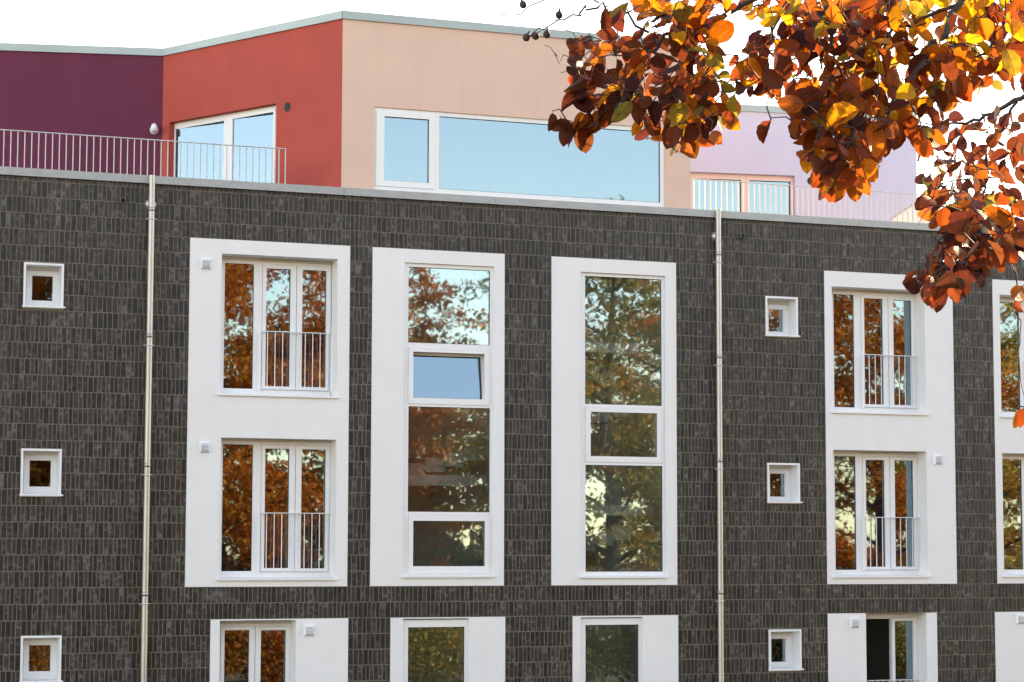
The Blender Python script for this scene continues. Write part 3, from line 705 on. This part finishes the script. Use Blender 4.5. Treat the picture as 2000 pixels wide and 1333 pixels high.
# ================================================================== autumn trees across the garden (seen mirrored in the panes, two added unseen to darken the facade)
def leaf_material(name, obj_color=False, veins=False):
    m = bpy.data.materials.new(name); m.use_nodes = True; t = m.node_tree; p = t.nodes['Principled BSDF']; out = t.nodes['Material Output']
    if obj_color: a = N(t, 'ShaderNodeObjectInfo'); src = a.outputs['Color']
    else: a = N(t, 'ShaderNodeAttribute', attribute_name='tone'); src = a.outputs['Color']
    if veins:
        n = noise(t, 55, 3, .6); r = ramp(t, n.outputs[0], [(.30, (.62, .50, .42)), (.55, (1, 1, 1)), (.8, (1.2, 1.15, 1.0))])
        mx = N(t, 'ShaderNodeMix', data_type='RGBA', blend_type='MULTIPLY'); mx.inputs['Factor'].default_value = 1
        t.links.new(src, mx.inputs['A']); t.links.new(r.outputs[0], mx.inputs['B']); src = mx.outputs['Result']
        uv = N(t, 'ShaderNodeUVMap'); sx = N(t, 'ShaderNodeSeparateXYZ'); t.links.new(uv.outputs[0], sx.inputs[0])
        ab = N(t, 'ShaderNodeMath', operation='ABSOLUTE'); t.links.new(sx.outputs['X'], ab.inputs[0])
        ma = N(t, 'ShaderNodeMath', operation='MULTIPLY_ADD'); ma.inputs[1].default_value = -.9; t.links.new(ab.outputs[0], ma.inputs[0]); t.links.new(sx.outputs['Y'], ma.inputs[2])
        mu = N(t, 'ShaderNodeMath', operation='MULTIPLY'); mu.inputs[1].default_value = 58; t.links.new(ma.outputs[0], mu.inputs[0])
        si = N(t, 'ShaderNodeMath', operation='SINE'); t.links.new(mu.outputs[0], si.inputs[0])
        mid = ramp(t, ab.outputs[0], [(0.0, (.6, .52, .45)), (.014, (.7, .62, .56)), (.028, (1, 1, 1))])
        sr = ramp(t, si.outputs[0], [(.80, (1, 1, 1)), (.97, (.80, .74, .68))])
        m3 = N(t, 'ShaderNodeMix', data_type='RGBA', blend_type='MULTIPLY'); m3.inputs['Factor'].default_value = 1
        t.links.new(mid.outputs[0], m3.inputs['A']); t.links.new(sr.outputs[0], m3.inputs['B'])
        m4 = N(t, 'ShaderNodeMix', data_type='RGBA', blend_type='MULTIPLY'); m4.inputs['Factor'].default_value = 1
        t.links.new(src, m4.inputs['A']); t.links.new(m3.outputs['Result'], m4.inputs['B']); src = m4.outputs['Result']
        b = N(t, 'ShaderNodeBump'); b.inputs['Strength'].default_value = .6; b.inputs['Distance'].default_value = .0015
        t.links.new(si.outputs[0], b.inputs['Height']); t.links.new(b.outputs[0], p.inputs['Normal'])
    t.links.new(src, p.inputs['Base Color']); p.inputs['Roughness'].default_value = .40; p.inputs['Specular IOR Level'].default_value = .30
    tr = N(t, 'ShaderNodeBsdfTranslucent'); g = N(t, 'ShaderNodeGamma'); g.inputs[1].default_value = .86; t.links.new(src, g.inputs[0]); t.links.new(g.outputs[0], tr.inputs[0])
    mix = N(t, 'ShaderNodeMixShader'); mix.inputs[0].default_value = .6
    t.links.new(p.outputs[0], mix.inputs[1]); t.links.new(tr.outputs[0], mix.inputs[2]); t.links.new(mix.outputs[0], out.inputs[0])
    return m
M['foliage'] = leaf_material('autumn_foliage')
M['bark'] = plain('grey_brown_bark', (.075, .062, .05), .9, var=.35, scale=7, grain=(30, .8, .02), stretch=(1, 1, .3))
NPR = np.random.default_rng(5)
PAL = {'orange': [(.50, .13, .02), (.42, .085, .015), (.52, .19, .025), (.32, .065, .013), (.40, .14, .025)],
       'brown': [(.32, .10, .02), (.22, .065, .015), (.38, .14, .02), (.22, .12, .03), (.42, .13, .02)],
       'olive': [(.20, .17, .04), (.15, .14, .04), (.28, .16, .035), (.34, .15, .03), (.13, .12, .035)],
       'dark': [(.04, .06, .02), (.055, .065, .024), (.08, .06, .024), (.035, .045, .018), (.11, .065, .024)],
       'yellow': [(.52, .32, .04), (.46, .24, .03), (.40, .30, .05), (.50, .19, .03), (.26, .21, .04)]}
def quads_mesh(name, C, ax, nr, ln, wd, cols, material):
    """one four-sided leaf blade per row"""
    n = len(C); sd_ = np.cross(nr, ax); sd_ /= np.linalg.norm(sd_, axis=1)[:, None]+1e-9
    v = np.empty((n, 4, 3)); v[:, 0] = C; v[:, 1] = C+ax*(ln*.5)[:, None]+sd_*(wd*.5)[:, None]+nr*(ln*.1)[:, None]; v[:, 2] = C+ax*ln[:, None]; v[:, 3] = C+ax*(ln*.5)[:, None]-sd_*(wd*.5)[:, None]+nr*(ln*.1)[:, None]
    me = bpy.data.meshes.new(name); me.vertices.add(4*n); me.vertices.foreach_set('co', v.ravel())
    me.loops.add(4*n); me.loops.foreach_set('vertex_index', np.arange(4*n)); me.polygons.add(n); me.polygons.foreach_set('loop_start', np.arange(0, 4*n, 4))
    at = me.attributes.new('tone', 'FLOAT_COLOR', 'FACE'); at.data.foreach_set('color', np.c_[cols, np.ones(n)].astype(np.float32).ravel())
    me.materials.append(material); me.update(); me.validate(); return me
def rand_dirs(n):
    a = NPR.normal(size=(n, 3)); return a/np.linalg.norm(a, axis=1)[:, None]
def tree(name, x, y, h, rad, pal, nleaf, label, group, clear=.16, conic=False, leafsize=.15, seed=1):
    rr = random.Random(seed); z0 = ground_h(x, y)-.1
    root = empty(name, (x, y, z0)); tag(root, label, 'tree', group)
    tk = MB(); lean = (rr.uniform(-.4, .4), rr.uniform(-.4, .4)); k = h/16
    path = [(lean[0]*t*t*2, lean[1]*t*t*2, h*.93*t) for t in (0, .03, .2, .4, .6, .8, 1)]; rads = [.42*k, .33*k, .28*k, .22*k, .15*k, .08*k, .02]
    tk.tube(path, rads, 10)
    ends = []
    nl = 30 if not conic else 46
    for i in range(nl):
        t = clear+(.97-clear)*((i+rr.random()*.6)/nl); a = i*2.4+rr.uniform(-.4, .4)
        base = np.array([lean[0]*t*t*2, lean[1]*t*t*2, h*.93*t]); q = (t-clear)/(1-clear)
        R = rad*((1-q)**.8*.95+.08 if conic else max(.22, math.sin(math.pi*min(1, .18+.80*q))**.7))*rr.uniform(.75, 1.1)
        up = rr.uniform(-.15, .25) if conic else rr.uniform(.15, .65)
        d = np.array([math.cos(a), math.sin(a), up]); mid = base+d*R*.5+np.array([0, 0, .1*R]); e = base+d*R+np.array([0, 0, -.08*R])
        r1 = .10*k*(1-q*.6); tk.tube([base, mid, e], [r1, r1*.55, .012], 6, False)
        for j in range(5):
            s = .35+.65*rr.random(); p = base+(e-base)*s; dd = np.array([rr.gauss(0, 1), rr.gauss(0, 1), rr.gauss(.1, .5)]); dd /= np.linalg.norm(dd); L = R*rr.uniform(.2, .5)
            q2 = p+dd*L; tk.tube([p, q2], [r1*.3, .008], 4, False); ends.append((p+dd*L*.4, L*.5)); ends.append((q2, L*.55))
        ends.append((e, R*.28)); ends.append((mid, R*.25))
    tk.build('trunk', M['bark'], root)
    E = np.array([e[0] for e in ends]); ER = np.array([max(.35, e[1]) for e in ends]); pr = ER**2/np.sum(ER**2)
    idx = NPR.choice(len(E), nleaf, p=pr); off = rand_dirs(nleaf)*(NPR.random(nleaf)**.5)[:, None]*ER[idx][:, None]; off[:, 2] *= .5
    C = E[idx]+off; C = C[C[:, 2] > .6]; n = len(C)
    ax = rand_dirs(n); ax[:, 2] -= .5; ax /= np.linalg.norm(ax, axis=1)[:, None]; nr = rand_dirs(n); nr[:, 2] += .4; nr -= ax*np.sum(nr*ax, 1)[:, None]; nr /= np.linalg.norm(nr, axis=1)[:, None]
    ln = leafsize*NPR.uniform(.7, 1.35, n); pc = np.array(PAL[pal]); ci = NPR.integers(0, len(pc), len(E)); cols = pc[np.where(NPR.random(n) < .6, ci[idx[:n]], NPR.integers(0, len(pc), n))]*NPR.uniform(.7, 1.3, (n, 1))
    o = obj('crown', quads_mesh('crown', C, ax, nr, ln, ln*.72, cols, M['foliage']), root); o['kind'] = 'stuff'
    return root
GT = 'autumn trees mirrored in the window panes'
TREES = [('autumn_tree', -1.4, -47, 20.5, 6.2, 'brown', 44000, 'brown tree mirrored in the small windows at the left edge'),
         ('autumn_tree', 5.6, -46, 20.0, 7.0, 'orange', 78000, 'broad orange brown tree mirrored in the left French windows'),
         ('autumn_tree', 13.8, -51, 17.2, 5.2, 'orange', 27000, 'orange tree mirrored in the left stairwell window'),
         ('pine_tree', 17.2, -58, 14.5, 3.4, 'dark', 22000, 'dark narrow conifer mirrored low in the left stairwell window'),
         ('autumn_tree', 21.6, -46, 18.9, 5.2, 'olive', 25000, 'olive brown tree with upright trunk mirrored in the right stairwell window'),
         ('autumn_tree', 27.5, -53, 18.2, 5.4, 'orange', 24000, 'orange tree mirrored in the small windows right of the right downpipe'),
         ('autumn_tree', 33.5, -45, 19, 5.4, 'orange', 34000, 'orange and dark tree mirrored in the right French windows'),
         ('autumn_tree', 40.5, -48, 19, 5.6, 'yellow', 26000, 'golden tree mirrored in the windows at the right edge'),
         ('autumn_tree', -12, -50, 18, 6.5, 'brown', 14000, 'brown tree added unseen left of the mirrored row to block low sky light'),  # this and the next are added out of view to darken the lower facade
         ('autumn_tree', -22, -44, 18, 6.5, 'orange', 14000, 'orange tree added unseen furthest left to block low sky light'),
         ('autumn_tree', 0, -64, 17, 6.5, 'brown', 18000, 'far brown tree mirrored behind the broad orange one'),
         ('autumn_tree', 12, -68, 15, 6.0, 'dark', 16000, 'far dark green tree mirrored behind the left stairwell orange tree'),
         ('autumn_tree', 25, -70, 14, 6.0, 'olive', 16000, 'far olive tree mirrored between the stairwell trees'),
         ('autumn_tree', 37, -70, 15, 6.0, 'brown', 16000, 'far brown tree mirrored behind the right French window tree'),
         ('autumn_tree', 50, -66, 17, 6.5, 'brown', 16000, 'far brown tree mirrored at the right edge')]
for i, (nm, x, y_, h, r_, pl, nlf, lb) in enumerate(TREES):
    tree(nm, x, y_, h, r_, pl, nlf, lb, GT, clear=.12 if pl != 'dark' else .07, conic=(nm == 'pine_tree'), leafsize=.17 if y_ > -55 else .26, seed=20+i)
PLANTS = [(-5.5, -19.6, 'brown', 'brown shrub mirrored in the lowest small window at the left'), (1.0, -28.5, 'brown', 'brown shrub mirrored left of the ground floor French window'), (4.5, -29, 'orange', 'orange shrub mirrored in the ground floor French window'), (8.6, -29, 'olive', 'olive shrub mirrored in the left ground floor stair window'), (12.6, -28.6, 'dark', 'dark green shrub mirrored at the left of the right ground floor stair window'),
          (16.6, -29, 'dark', 'dark green shrub mirrored at the right of the right ground floor stair window'), (20.8, -28.8, 'dark', 'dark green shrub mirrored in the lowest small window at the right'), (25, -29, 'olive', 'olive shrub mirrored in the half open ground floor window'), (29, -28.7, 'brown', 'brown shrub mirrored at the right edge')]
for i, (x, y_, pl, lb) in enumerate(PLANTS):
    rr = random.Random(60+i); z0 = ground_h(x, y_); hh = rr.uniform(1.9, 2.7)
    root = empty('shrub', (x, y_, z0)); tag(root, lb, 'shrub', 'shrubs mirrored in the ground floor panes')
    st = MB()
    for k in range(7):
        a_ = k*.9+rr.random(); st.tube([(0, 0, 0), (.3*math.cos(a_), .3*math.sin(a_), hh*.5), (1.0*math.cos(a_), 1.0*math.sin(a_), hh*.9)], [.03, .02, .006], 5, False)
    st.build('stem', M['bark'], root)
    n = 6500; C = rand_dirs(n)*(NPR.random((n, 1))**.4)*np.array([2.5, 1.3, hh*.55])+np.array([0, 0, hh*.52]); C = C[C[:, 2] > .02]; n = len(C)
    ax = rand_dirs(n); nr = rand_dirs(n); nr -= ax*np.sum(nr*ax, 1)[:, None]; nr /= np.linalg.norm(nr, axis=1)[:, None]
    ln = .14*NPR.uniform(.7, 1.3, n); pc = np.array(PAL[pl]); cols = pc[NPR.integers(0, len(pc), n)]
    o = obj('crown', quads_mesh('crown', C, ax, nr, ln, ln*.6, cols, M['foliage']), root); o['kind'] = 'stuff'


# ================================================================== beech boughs hanging into the picture
bt = random.Random(3)
M['leaf'] = leaf_material('beech_leaf', obj_color=True, veins=True)
M['leaf_mass'] = leaf_material('beech_leaf_mass', veins=False)
M['twig'] = plain('dark_twig_bark', (.045, .032, .028), .7, var=.3, scale=40)
TX, TY = -7.6, -30.2
BT = empty('beech_tree', (TX, TY, ground_h(TX, TY)))
tag(BT, 'beech boughs with red brown and golden autumn leaves hanging into the upper right', 'tree')
bx = np.array([TX, TY, ground_h(TX, TY)])
def rel(p): return np.asarray(p)-bx
def leaf_mesh(k):
    q = random.Random(100+k); ns, nw = 9, 3
    fold = q.uniform(.06, .48)*(1 if q.random() < .7 else -.6) if k % 5 else .95; droop = q.uniform(-.3, .5); twist = q.uniform(-.45, .45); wav = q.uniform(.008, .028); asym = q.uniform(-.06, .06)
    vs, uv, fs = [], [], []
    wd = q.uniform(.64, .80)
    for i in range(ns):
        t = i/(ns-1); w = wd*.5*(math.sin(math.pi*min(1, t**.92))**.62)*(1-.12*t)+.002
        if i == ns-1: w = .004
        for j in range(-nw, nw+1):
            s = j/nw; x = s*w; zf = abs(s)*w*fold; zw = wav*math.sin(t*26+j*.6)*abs(s)**1.5
            yv = t+asym*s*.3; z = zf+zw-droop*t*t*.6
            a = twist*(t-.3); x, z = x*math.cos(a)-z*math.sin(a), x*math.sin(a)+z*math.cos(a)
            vs.append((x, yv*(1-.08*abs(droop)*t), z)); uv.append((s*w, t))
    m = 2*nw+1
    for i in range(ns-1):
        for j in range(m-1): fs.append((i*m+j, i*m+j+1, (i+1)*m+j+1, (i+1)*m+j))
    # stalk
    b = len(vs); vs += [(-.012, -.14, .02), (.012, -.14, .02), (.010, .03, -.004), (-.010, .03, -.004)]; uv += [(0, 0)]*4; fs.append((b, b+1, b+2, b+3))
    me = bpy.data.meshes.new('leaf'); me.from_pydata(vs, [], fs); me.polygons.foreach_set('use_smooth', [True]*len(fs))
    ul = me.uv_layers.new(name='UVMap')
    for l in me.loops: ul.data[l.index].uv = uv[l.vertex_index]
    me.materials.append(M['leaf']); me.update(); return me
LM = [leaf_mesh(k) for k in range(20)]
LP = {'b': [(.105, .018, .007), (.075, .013, .006), (.135, .026, .008), (.060, .011, .007), (.12, .030, .010)],
      'r': [(.28, .045, .008), (.34, .075, .009), (.22, .034, .007)],
      'o': [(.56, .16, .010), (.60, .22, .012), (.48, .11, .009)],
      'y': [(.62, .34, .018), (.58, .29, .015), (.50, .34, .03)],
      'g': [(.24, .175, .020), (.30, .20, .018), (.19, .15, .022)]}
nodes = []            # (world position, radius)
branches = MB()
def bough(pts, r0_, r1_, nseg=6):
    """pts: (x px, y px, depth m)"""
    P3 = [at_depth(*p) if len(p) == 3 else np.array(p[:3]) for p in pts]
    out = []
    for a in range(len(P3)-1):
        for k in range(nseg):
            t = k/nseg; p = P3[a]*(1-t)+P3[a+1]*t
            if a > 0 or k > 0: p = p+np.array([bt.gauss(0, .006) for _ in range(3)])
            out.append(p)
    out.append(P3[-1]); n = len(out)
    rad = [r0_+(r1_-r0_)*(i/(n-1)) for i in range(n)]
    branches.tube([rel(p) for p in out], rad, 7 if r0_ > .008 else 5, False)
    for p, r in zip(out, rad): nodes.append((p, r))
# limbs from the trunk to the frame edge
def limb(z, pts):
    s = np.array([TX, TY, z]); e = at_depth(*pts[-1]); P3 = [s] + [at_depth(*p) for p in pts]
    n = len(P3); branches.tube([rel(p) for p in P3], [.06-.045*i/(n-1) for i in range(n)], 8, False)
limb(6.6, [(2500, -420, 6.2), (2150, -170, 5.7)])
limb(5.9, [(2500, 60, 6.6), (2120, 120, 6.6)])
limb(5.4, [(2500, 330, 6.2), (2120, 430, 6.0)])
bough([(2150, -170, 5.7), (1960, -80, 5.5), (1780, -60, 5.4), (1560, -40, 5.4), (1405, 35, 5.3), (1326, 65, 5.2)], .013, .005)
bough([(1326, 65, 5.2), (1280, 88, 5.2), (1260, 124, 5.15), (1253, 160, 5.15), (1226, 190, 5.1), (1192, 218, 5.1), (1138, 250, 5.05)], .005, .0016, 4)
bough([(1405, 35, 5.3), (1395, 110, 5.2), (1362, 190, 5.2), (1330, 250, 5.15), (1305, 290, 5.1)], .004, .0015, 4)
bough([(1268, 64, 5.2), (1170, 6, 5.2), (1140, 26, 5.2), (1094, 44, 5.2), (1052, 64, 5.2), (1026, 70, 5.2)], .0035, .0010, 4)
bough([(1170, 6, 5.2), (1120, -12, 5.2), (1064, 0, 5.2), (1012, 19, 5.2), (955, 34, 5.2), (939, 25, 5.2)], .0022, .0009, 3)
bough([(1094, 44, 5.2), (1062, 34, 5.2), (1034, 16, 5.2)], .0012, .0008, 3)
bough([(1094, 44, 5.2), (1130, 74, 5.2), (1170, 86, 5.2), (1195, 70, 5.2)], .0013, .0010, 3)
bough([(1253, 160, 5.15), (1200, 146, 5.1), (1135, 154, 5.1), (1095, 142, 5.1)], .0018, .0008, 4)
bough([(1226, 110, 5.15), (1150, 108, 5.1), (1095, 112, 5.1), (1063, 88, 5.1)], .0018, .0008, 4)
bough([(1780, -60, 5.4), (1610, 25, 5.3), (1625, 90, 5.25), (1640, 150, 5.2), (1600, 200, 5.2), (1545, 240, 5.2)], .007, .0022, 4)
bough([(1960, -80, 5.5), (1870, 10, 5.3), (1840, 70, 5.2), (1770, 160, 5.1), (1720, 240, 5.0), (1690, 300, 5.0), (1650, 345, 4.95)], .009, .0025, 5)
bough([(1870, 10, 5.3), (1740, 60, 5.2), (1680, 160, 5.1), (1650, 230, 5.05)], .005, .002, 4)
bough([(1960, -80, 5.5), (1980, 10, 5.4), (1940, 90, 5.4), (1870, 130, 5.4)], .006, .002, 4)
bough([(1560, -40, 5.4), (1520, 40, 5.3), (1500, 110, 5.3), (1470, 160, 5.3)], .004, .0016, 4)
bough([(2120, 120, 6.6), (2000, 185, 6.8), (1948, 220, 6.9), (1890, 236, 6.9), (1836, 245, 6.9)], .010, .003, 5)
bough([(1986, 200, 6.8), (1955, 260, 6.9), (1928, 290, 6.9), (1920, 350, 6.9), (1920, 389, 6.8)], .005, .003, 4)
bough([(1920, 350, 6.9), (1870, 350, 6.9), (1820, 380, 6.9)], .002, .001, 4)
bough([(1955, 260, 6.9), (1905, 270, 6.9), (1860, 310, 6.9), (1830, 330, 6.9)], .0018, .0009, 4)
bough([(1948, 220, 6.9), (1990, 270, 7.0), (1985, 330, 7.0)], .0018, .0009, 4)
bough([(2120, 430, 6.0), (2010, 440, 5.8), (1930, 430, 5.6), (1885, 480, 5.4), (1865, 520, 5.3), (1838, 560, 5.2), (1790, 552, 5.2)], .009, .002, 5)
bough([(2010, 440, 5.8), (1960, 470, 5.6), (1985, 560, 5.6), (1992, 640, 5.6), (1990, 700, 5.6)], .003, .0012, 4)
bough([(1930, 430, 5.6), (1880, 420, 5.6), (1835, 425, 5.6)], .003, .0012, 4)
def inside(x, y, poly):
    c = False; n = len(poly)
    for i in range(n):
        x1, y1 = poly[i]; x2, y2 = poly[(i+1) % n]
        if (y1 > y) != (y2 > y) and x < (x2-x1)*(y-y1)/(y2-y1)+x1: c = not c
    return c
REG = [([(1120, 80), (1180, 40), (1245, 0), (1420, -10), (1400, 60), (1370, 130), (1390, 200), (1340, 290), (1275, 290), (1240, 250), (1190, 225), (1110, 178)], 96, 'bbbbbbbbbrrog', 1.0, 5.2, 17),
       ([(1250, -10), (1420, -20), (1410, 80), (1360, 100), (1290, 60)], 22, 'oooorrrb', 1.08, 5.1, 20),
       ([(1345, 100), (1400, 70), (1420, 150), (1440, 190), (1440, 250), (1340, 300), (1300, 280), (1320, 200)], 44, 'ggrroorb', .95, 5.15, 18),
       ([(1430, 110), (1470, 60), (1530, 70), (1550, 130), (1530, 195), (1450, 185)], 30, 'bbbbrrro', .85, 5.35, 19),
       ([(1440, -10), (1640, -20), (1640, 60), (1560, 70), (1480, 45)], 34, 'bbrrrooy', .95, 5.3, 19),
       ([(1530, 50), (1700, 20), (1740, 110), (1700, 190), (1560, 205), (1530, 130)], 70, 'bbbbbrrrrog', .92, 5.25, 18),
       ([(1640, -10), (1790, -20), (1800, 70), (1750, 150), (1680, 120)], 50, 'oooyyrrrbb', 1.08, 5.15, 18),
       ([(1540, 190), (1640, 170), (1760, 140), (1790, 190), (1750, 270), (1700, 310), (1600, 300), (1545, 250)], 84, 'bbbbrrrrooyr', 1.05, 5.05, 17),
       ([(1590, 290), (1720, 270), (1700, 340), (1690, 365), (1625, 375), (1560, 300)], 32, 'bbrrooo', 1.1, 4.95, 19),
       ([(1770, 120), (1870, 90), (1890, 170), (1850, 260), (1800, 300), (1770, 240)], 40, 'bbrrrrog', 1.0, 5.2, 18),
       ([(1790, -10), (2010, -20), (2010, 50), (1970, 140), (1880, 130), (1800, 110)], 52, 'yyyoorrrbb', 1.08, 5.3, 21),
       ([(1850, 110), (2010, 60), (2010, 170), (1900, 190)], 26, 'bbrrg', .9, 5.6, 20),
       ([(1840, 230), (2010, 210), (2010, 300), (1940, 330), (1850, 300), (1815, 290)], 26, 'bbbbbr', 1.0, 6.9, 24),
       ([(1795, 330), (1850, 300), (1930, 320), (2010, 330), (2010, 390), (1930, 400), (1860, 390), (1800, 380)], 40, 'bbbbbbrg', 1.0, 6.8, 20),
       ([(1800, 395), (1870, 375), (1925, 400), (1930, 440), (1850, 450), (1800, 430)], 24, 'bbbrrg', 1.0, 5.7, 19),
       ([(1850, 430), (2010, 400), (2010, 500), (1950, 520), (1900, 500), (1880, 520), (1840, 500)], 44, 'bbbbbr', 1.12, 5.5, 21),
       ([(1815, 500), (1910, 490), (1920, 530), (1890, 560), (1840, 575), (1800, 565)], 24, 'bbbbbr', 1.12, 5.2, 19)]
EXTRA = [(1102, 252, 'b'), (1118, 262, 'b'), (1122, 246, 'b'), (1140, 272, 'b'), (1160, 258, 'b'), (1165, 240, 'r'), (1180, 228, 'b'), (1150, 232, 'b'), (1125, 168, 'b'), (1135, 182, 'b'), (1118, 200, 'b'), (1140, 205, 'b'), (1155, 190, 'r'), (1780, 560, 'b'), (1806, 540, 'b'), (1815, 575, 'b'), (1835, 585, 'b'), (1092, 246, 'b'), (1108, 266, 'b'), (1148, 262, 'b'), (1130, 240, 'r'), (1078, 240, 'b'), (1775, 543, 'b'), (1796, 553, 'b'), (1988, 575, 'o'), (1990, 592, 'r'), (1996, 812, 'r'), (1985, 820, 'o'), (1118, 140, 'b'), (1128, 92, 'b'), (1500, 260, 'b'), (1572, 268, 'r'), (1440, 205, 'g'), (1585, 300, 'b'), (1608, 372, 'r'), (1700, 345, 'o')]
spots = []
for poly, n, pal, sz, dep, md in REG:
    xs = [p[0] for p in poly]; ys = [p[1] for p in poly]; got = []; tries = 0
    n = int(n*1.42)
    while len(got) < n and tries < n*60:
        tries += 1; x, y_ = bt.uniform(min(xs), max(xs)), bt.uniform(min(ys), max(ys))
        if not inside(x, y_, poly): continue
        if any((x-a)**2+(y_-b)**2 < (md*.56)**2 for a, b in got): continue
        got.append((x, y_)); spots.append((x, y_, bt.choice(pal), sz, dep+bt.gauss(0, .16)))
for x, y_, c in EXTRA: spots.append((x, y_, c, 1.0, 5.1 if x < 1750 else 5.5))
twigs = MB(); LEAVES = []
toC = -f0
NP = np.array([p for p, r in nodes])
order = sorted(range(len(spots)), key=lambda i: np.min(np.sum((NP-at_depth(spots[i][0], spots[i][1], spots[i][4]))**2, axis=1)))
tn = [p for p, r in nodes]
for i in order:
    x, y_, c, sz, dep = spots[i]
    L = .057*sz*bt.choice((.7, .85, .95, 1, 1.08, 1.2))*bt.uniform(.9, 1.1)
    ctr = at_depth(x, y_, dep)
    A_ = np.array(tn); dd = np.sum((A_-ctr)**2, axis=1); j = int(np.argmin(dd)); near = A_[j]; dist = math.sqrt(dd[j])
    out = (ctr-near)/(dist+1e-6)
    ax = out*bt.uniform(.3, 1.0)+np.array([bt.gauss(0, .35), bt.gauss(0, .35), -.45+bt.gauss(0, .35)]); ax /= np.linalg.norm(ax)
    base = ctr-ax*L*.5
    if dist > .02:
        mid = (near+base)/2+np.array([bt.gauss(0, .008), bt.gauss(0, .008), bt.gauss(.004, .006)])
        twigs.tube([rel(near), rel(mid), rel(base-ax*L*.10)], [.0019, .0015, .0010], 4, False)
        tn.append(mid); tn.append(base)
    nr = toC*bt.uniform(.35, 1.0)*bt.choice((1, 1, -1))+np.array([bt.gauss(0, .55), bt.gauss(0, .55), bt.gauss(.25, .5)])
    nr = nr-ax*np.dot(nr, ax); nr /= np.linalg.norm(nr)+1e-9
    col = np.array(bt.choice(LP[c]))*bt.uniform(.8, 1.2)
    LEAVES.append((L/dep, base, ax, nr, L, col, bt.randrange(len(LM)), bt.uniform(.72, 1.05)))
LEAVES.sort(key=lambda a: -a[0])
mass = dict(v=[], f=[], c=[], n=0)
def place_leaf(o, base, ax, nr, L, wf):
    sd_ = np.cross(ax, nr)*wf; p = rel(base)
    o.matrix_local = Matrix(((sd_[0]*L, ax[0]*L, nr[0]*L, p[0]), (sd_[1]*L, ax[1]*L, nr[1]*L, p[1]), (sd_[2]*L, ax[2]*L, nr[2]*L, p[2]), (0, 0, 0, 1)))
for k, (q, base, ax, nr, L, col, vi, wf) in enumerate(LEAVES):
    if k < 300:
        o = obj('leaf', LM[vi], BT); o.color = (*[float(c) for c in col], 1); place_leaf(o, base, ax, nr, L, wf)
    else:
        me = LM[vi]; sd_ = np.cross(ax, nr)*wf; co = np.empty(len(me.vertices)*3); me.vertices.foreach_get('co', co); co = co.reshape(-1, 3)
        w = rel(base)+(co[:, :1]*sd_+co[:, 1:2]*ax+co[:, 2:3]*nr)*L; b = len(mass['v'])
        mass['v'] += [tuple(p) for p in w]
        for pl in me.polygons: mass['f'].append(tuple(b+v for v in pl.vertices)); mass['c'].append(col)
if mass['f']:
    me = bpy.data.meshes.new('leaves'); me.from_pydata(mass['v'], [], mass['f']); me.polygons.foreach_set('use_smooth', [True]*len(mass['f']))
    set_tone(me, [tuple(c) for c in mass['c']]); me.materials.append(M['leaf_mass']); tag(obj('leaves', me, BT), kind='stuff')
# husks on the bare twigs
hk = None
for x, y_ in ((1022, 10), (1092, 30), (1028, 74), (1046, 71), (1068, 68), (1330, 32), (1585, 38)):
    p = at_depth(x, y_, 5.2)
    if hk is None:
        mb = MB(); n = 8
        mb.lathe((0, 0, 0), (0, 0, 1), [(-.009, .001), (-.006, .007), (0, .0095), (.006, .0075), (.010, .003), (.018, .0012)], 8); hk = mb.mesh('beech_husk', M['twig'])
    o = obj('beech_husk', hk, BT); o.location = rel(p); o.rotation_euler = (bt.uniform(-.8, .8), bt.uniform(-.8, .8), 0)
branches.build('boughs', M['twig'], BT); tag(twigs.build('twigs', M['twig'], BT), kind='stuff')
tk = MB(); tk.tube([(0, 0, -.2), (0, 0, .3), (.05, .03, 2), (.1, .02, 4.5), (.2, .1, 7.5), (.25, .2, 10)], [.36, .27, .23, .19, .13, .04], 14); tk.build('trunk', M['bark'], BT)
# the rest of its crown, above and to the right of the picture
n = 5200; a = NPR.uniform(0, 2*math.pi, n); r_ = 3.4*np.sqrt(NPR.random(n)); C = np.c_[TX+.8+r_*np.cos(a), TY-1.0+r_*np.sin(a), 8.0+3.6*NPR.random(n)]-bx
ax = rand_dirs(n); ax[:, 2] -= .6; ax /= np.linalg.norm(ax, axis=1)[:, None]; nr = rand_dirs(n); nr -= ax*np.sum(nr*ax, 1)[:, None]; nr /= np.linalg.norm(nr, axis=1)[:, None]
ln = .09*NPR.uniform(.7, 1.3, n); pc = np.array(PAL['orange']+PAL['brown']); cols = pc[NPR.integers(0, len(pc), n)]
o = obj('crown', quads_mesh('crown', C, ax, nr, ln, ln*.65, cols, M['foliage']), BT); o['kind'] = 'stuff'
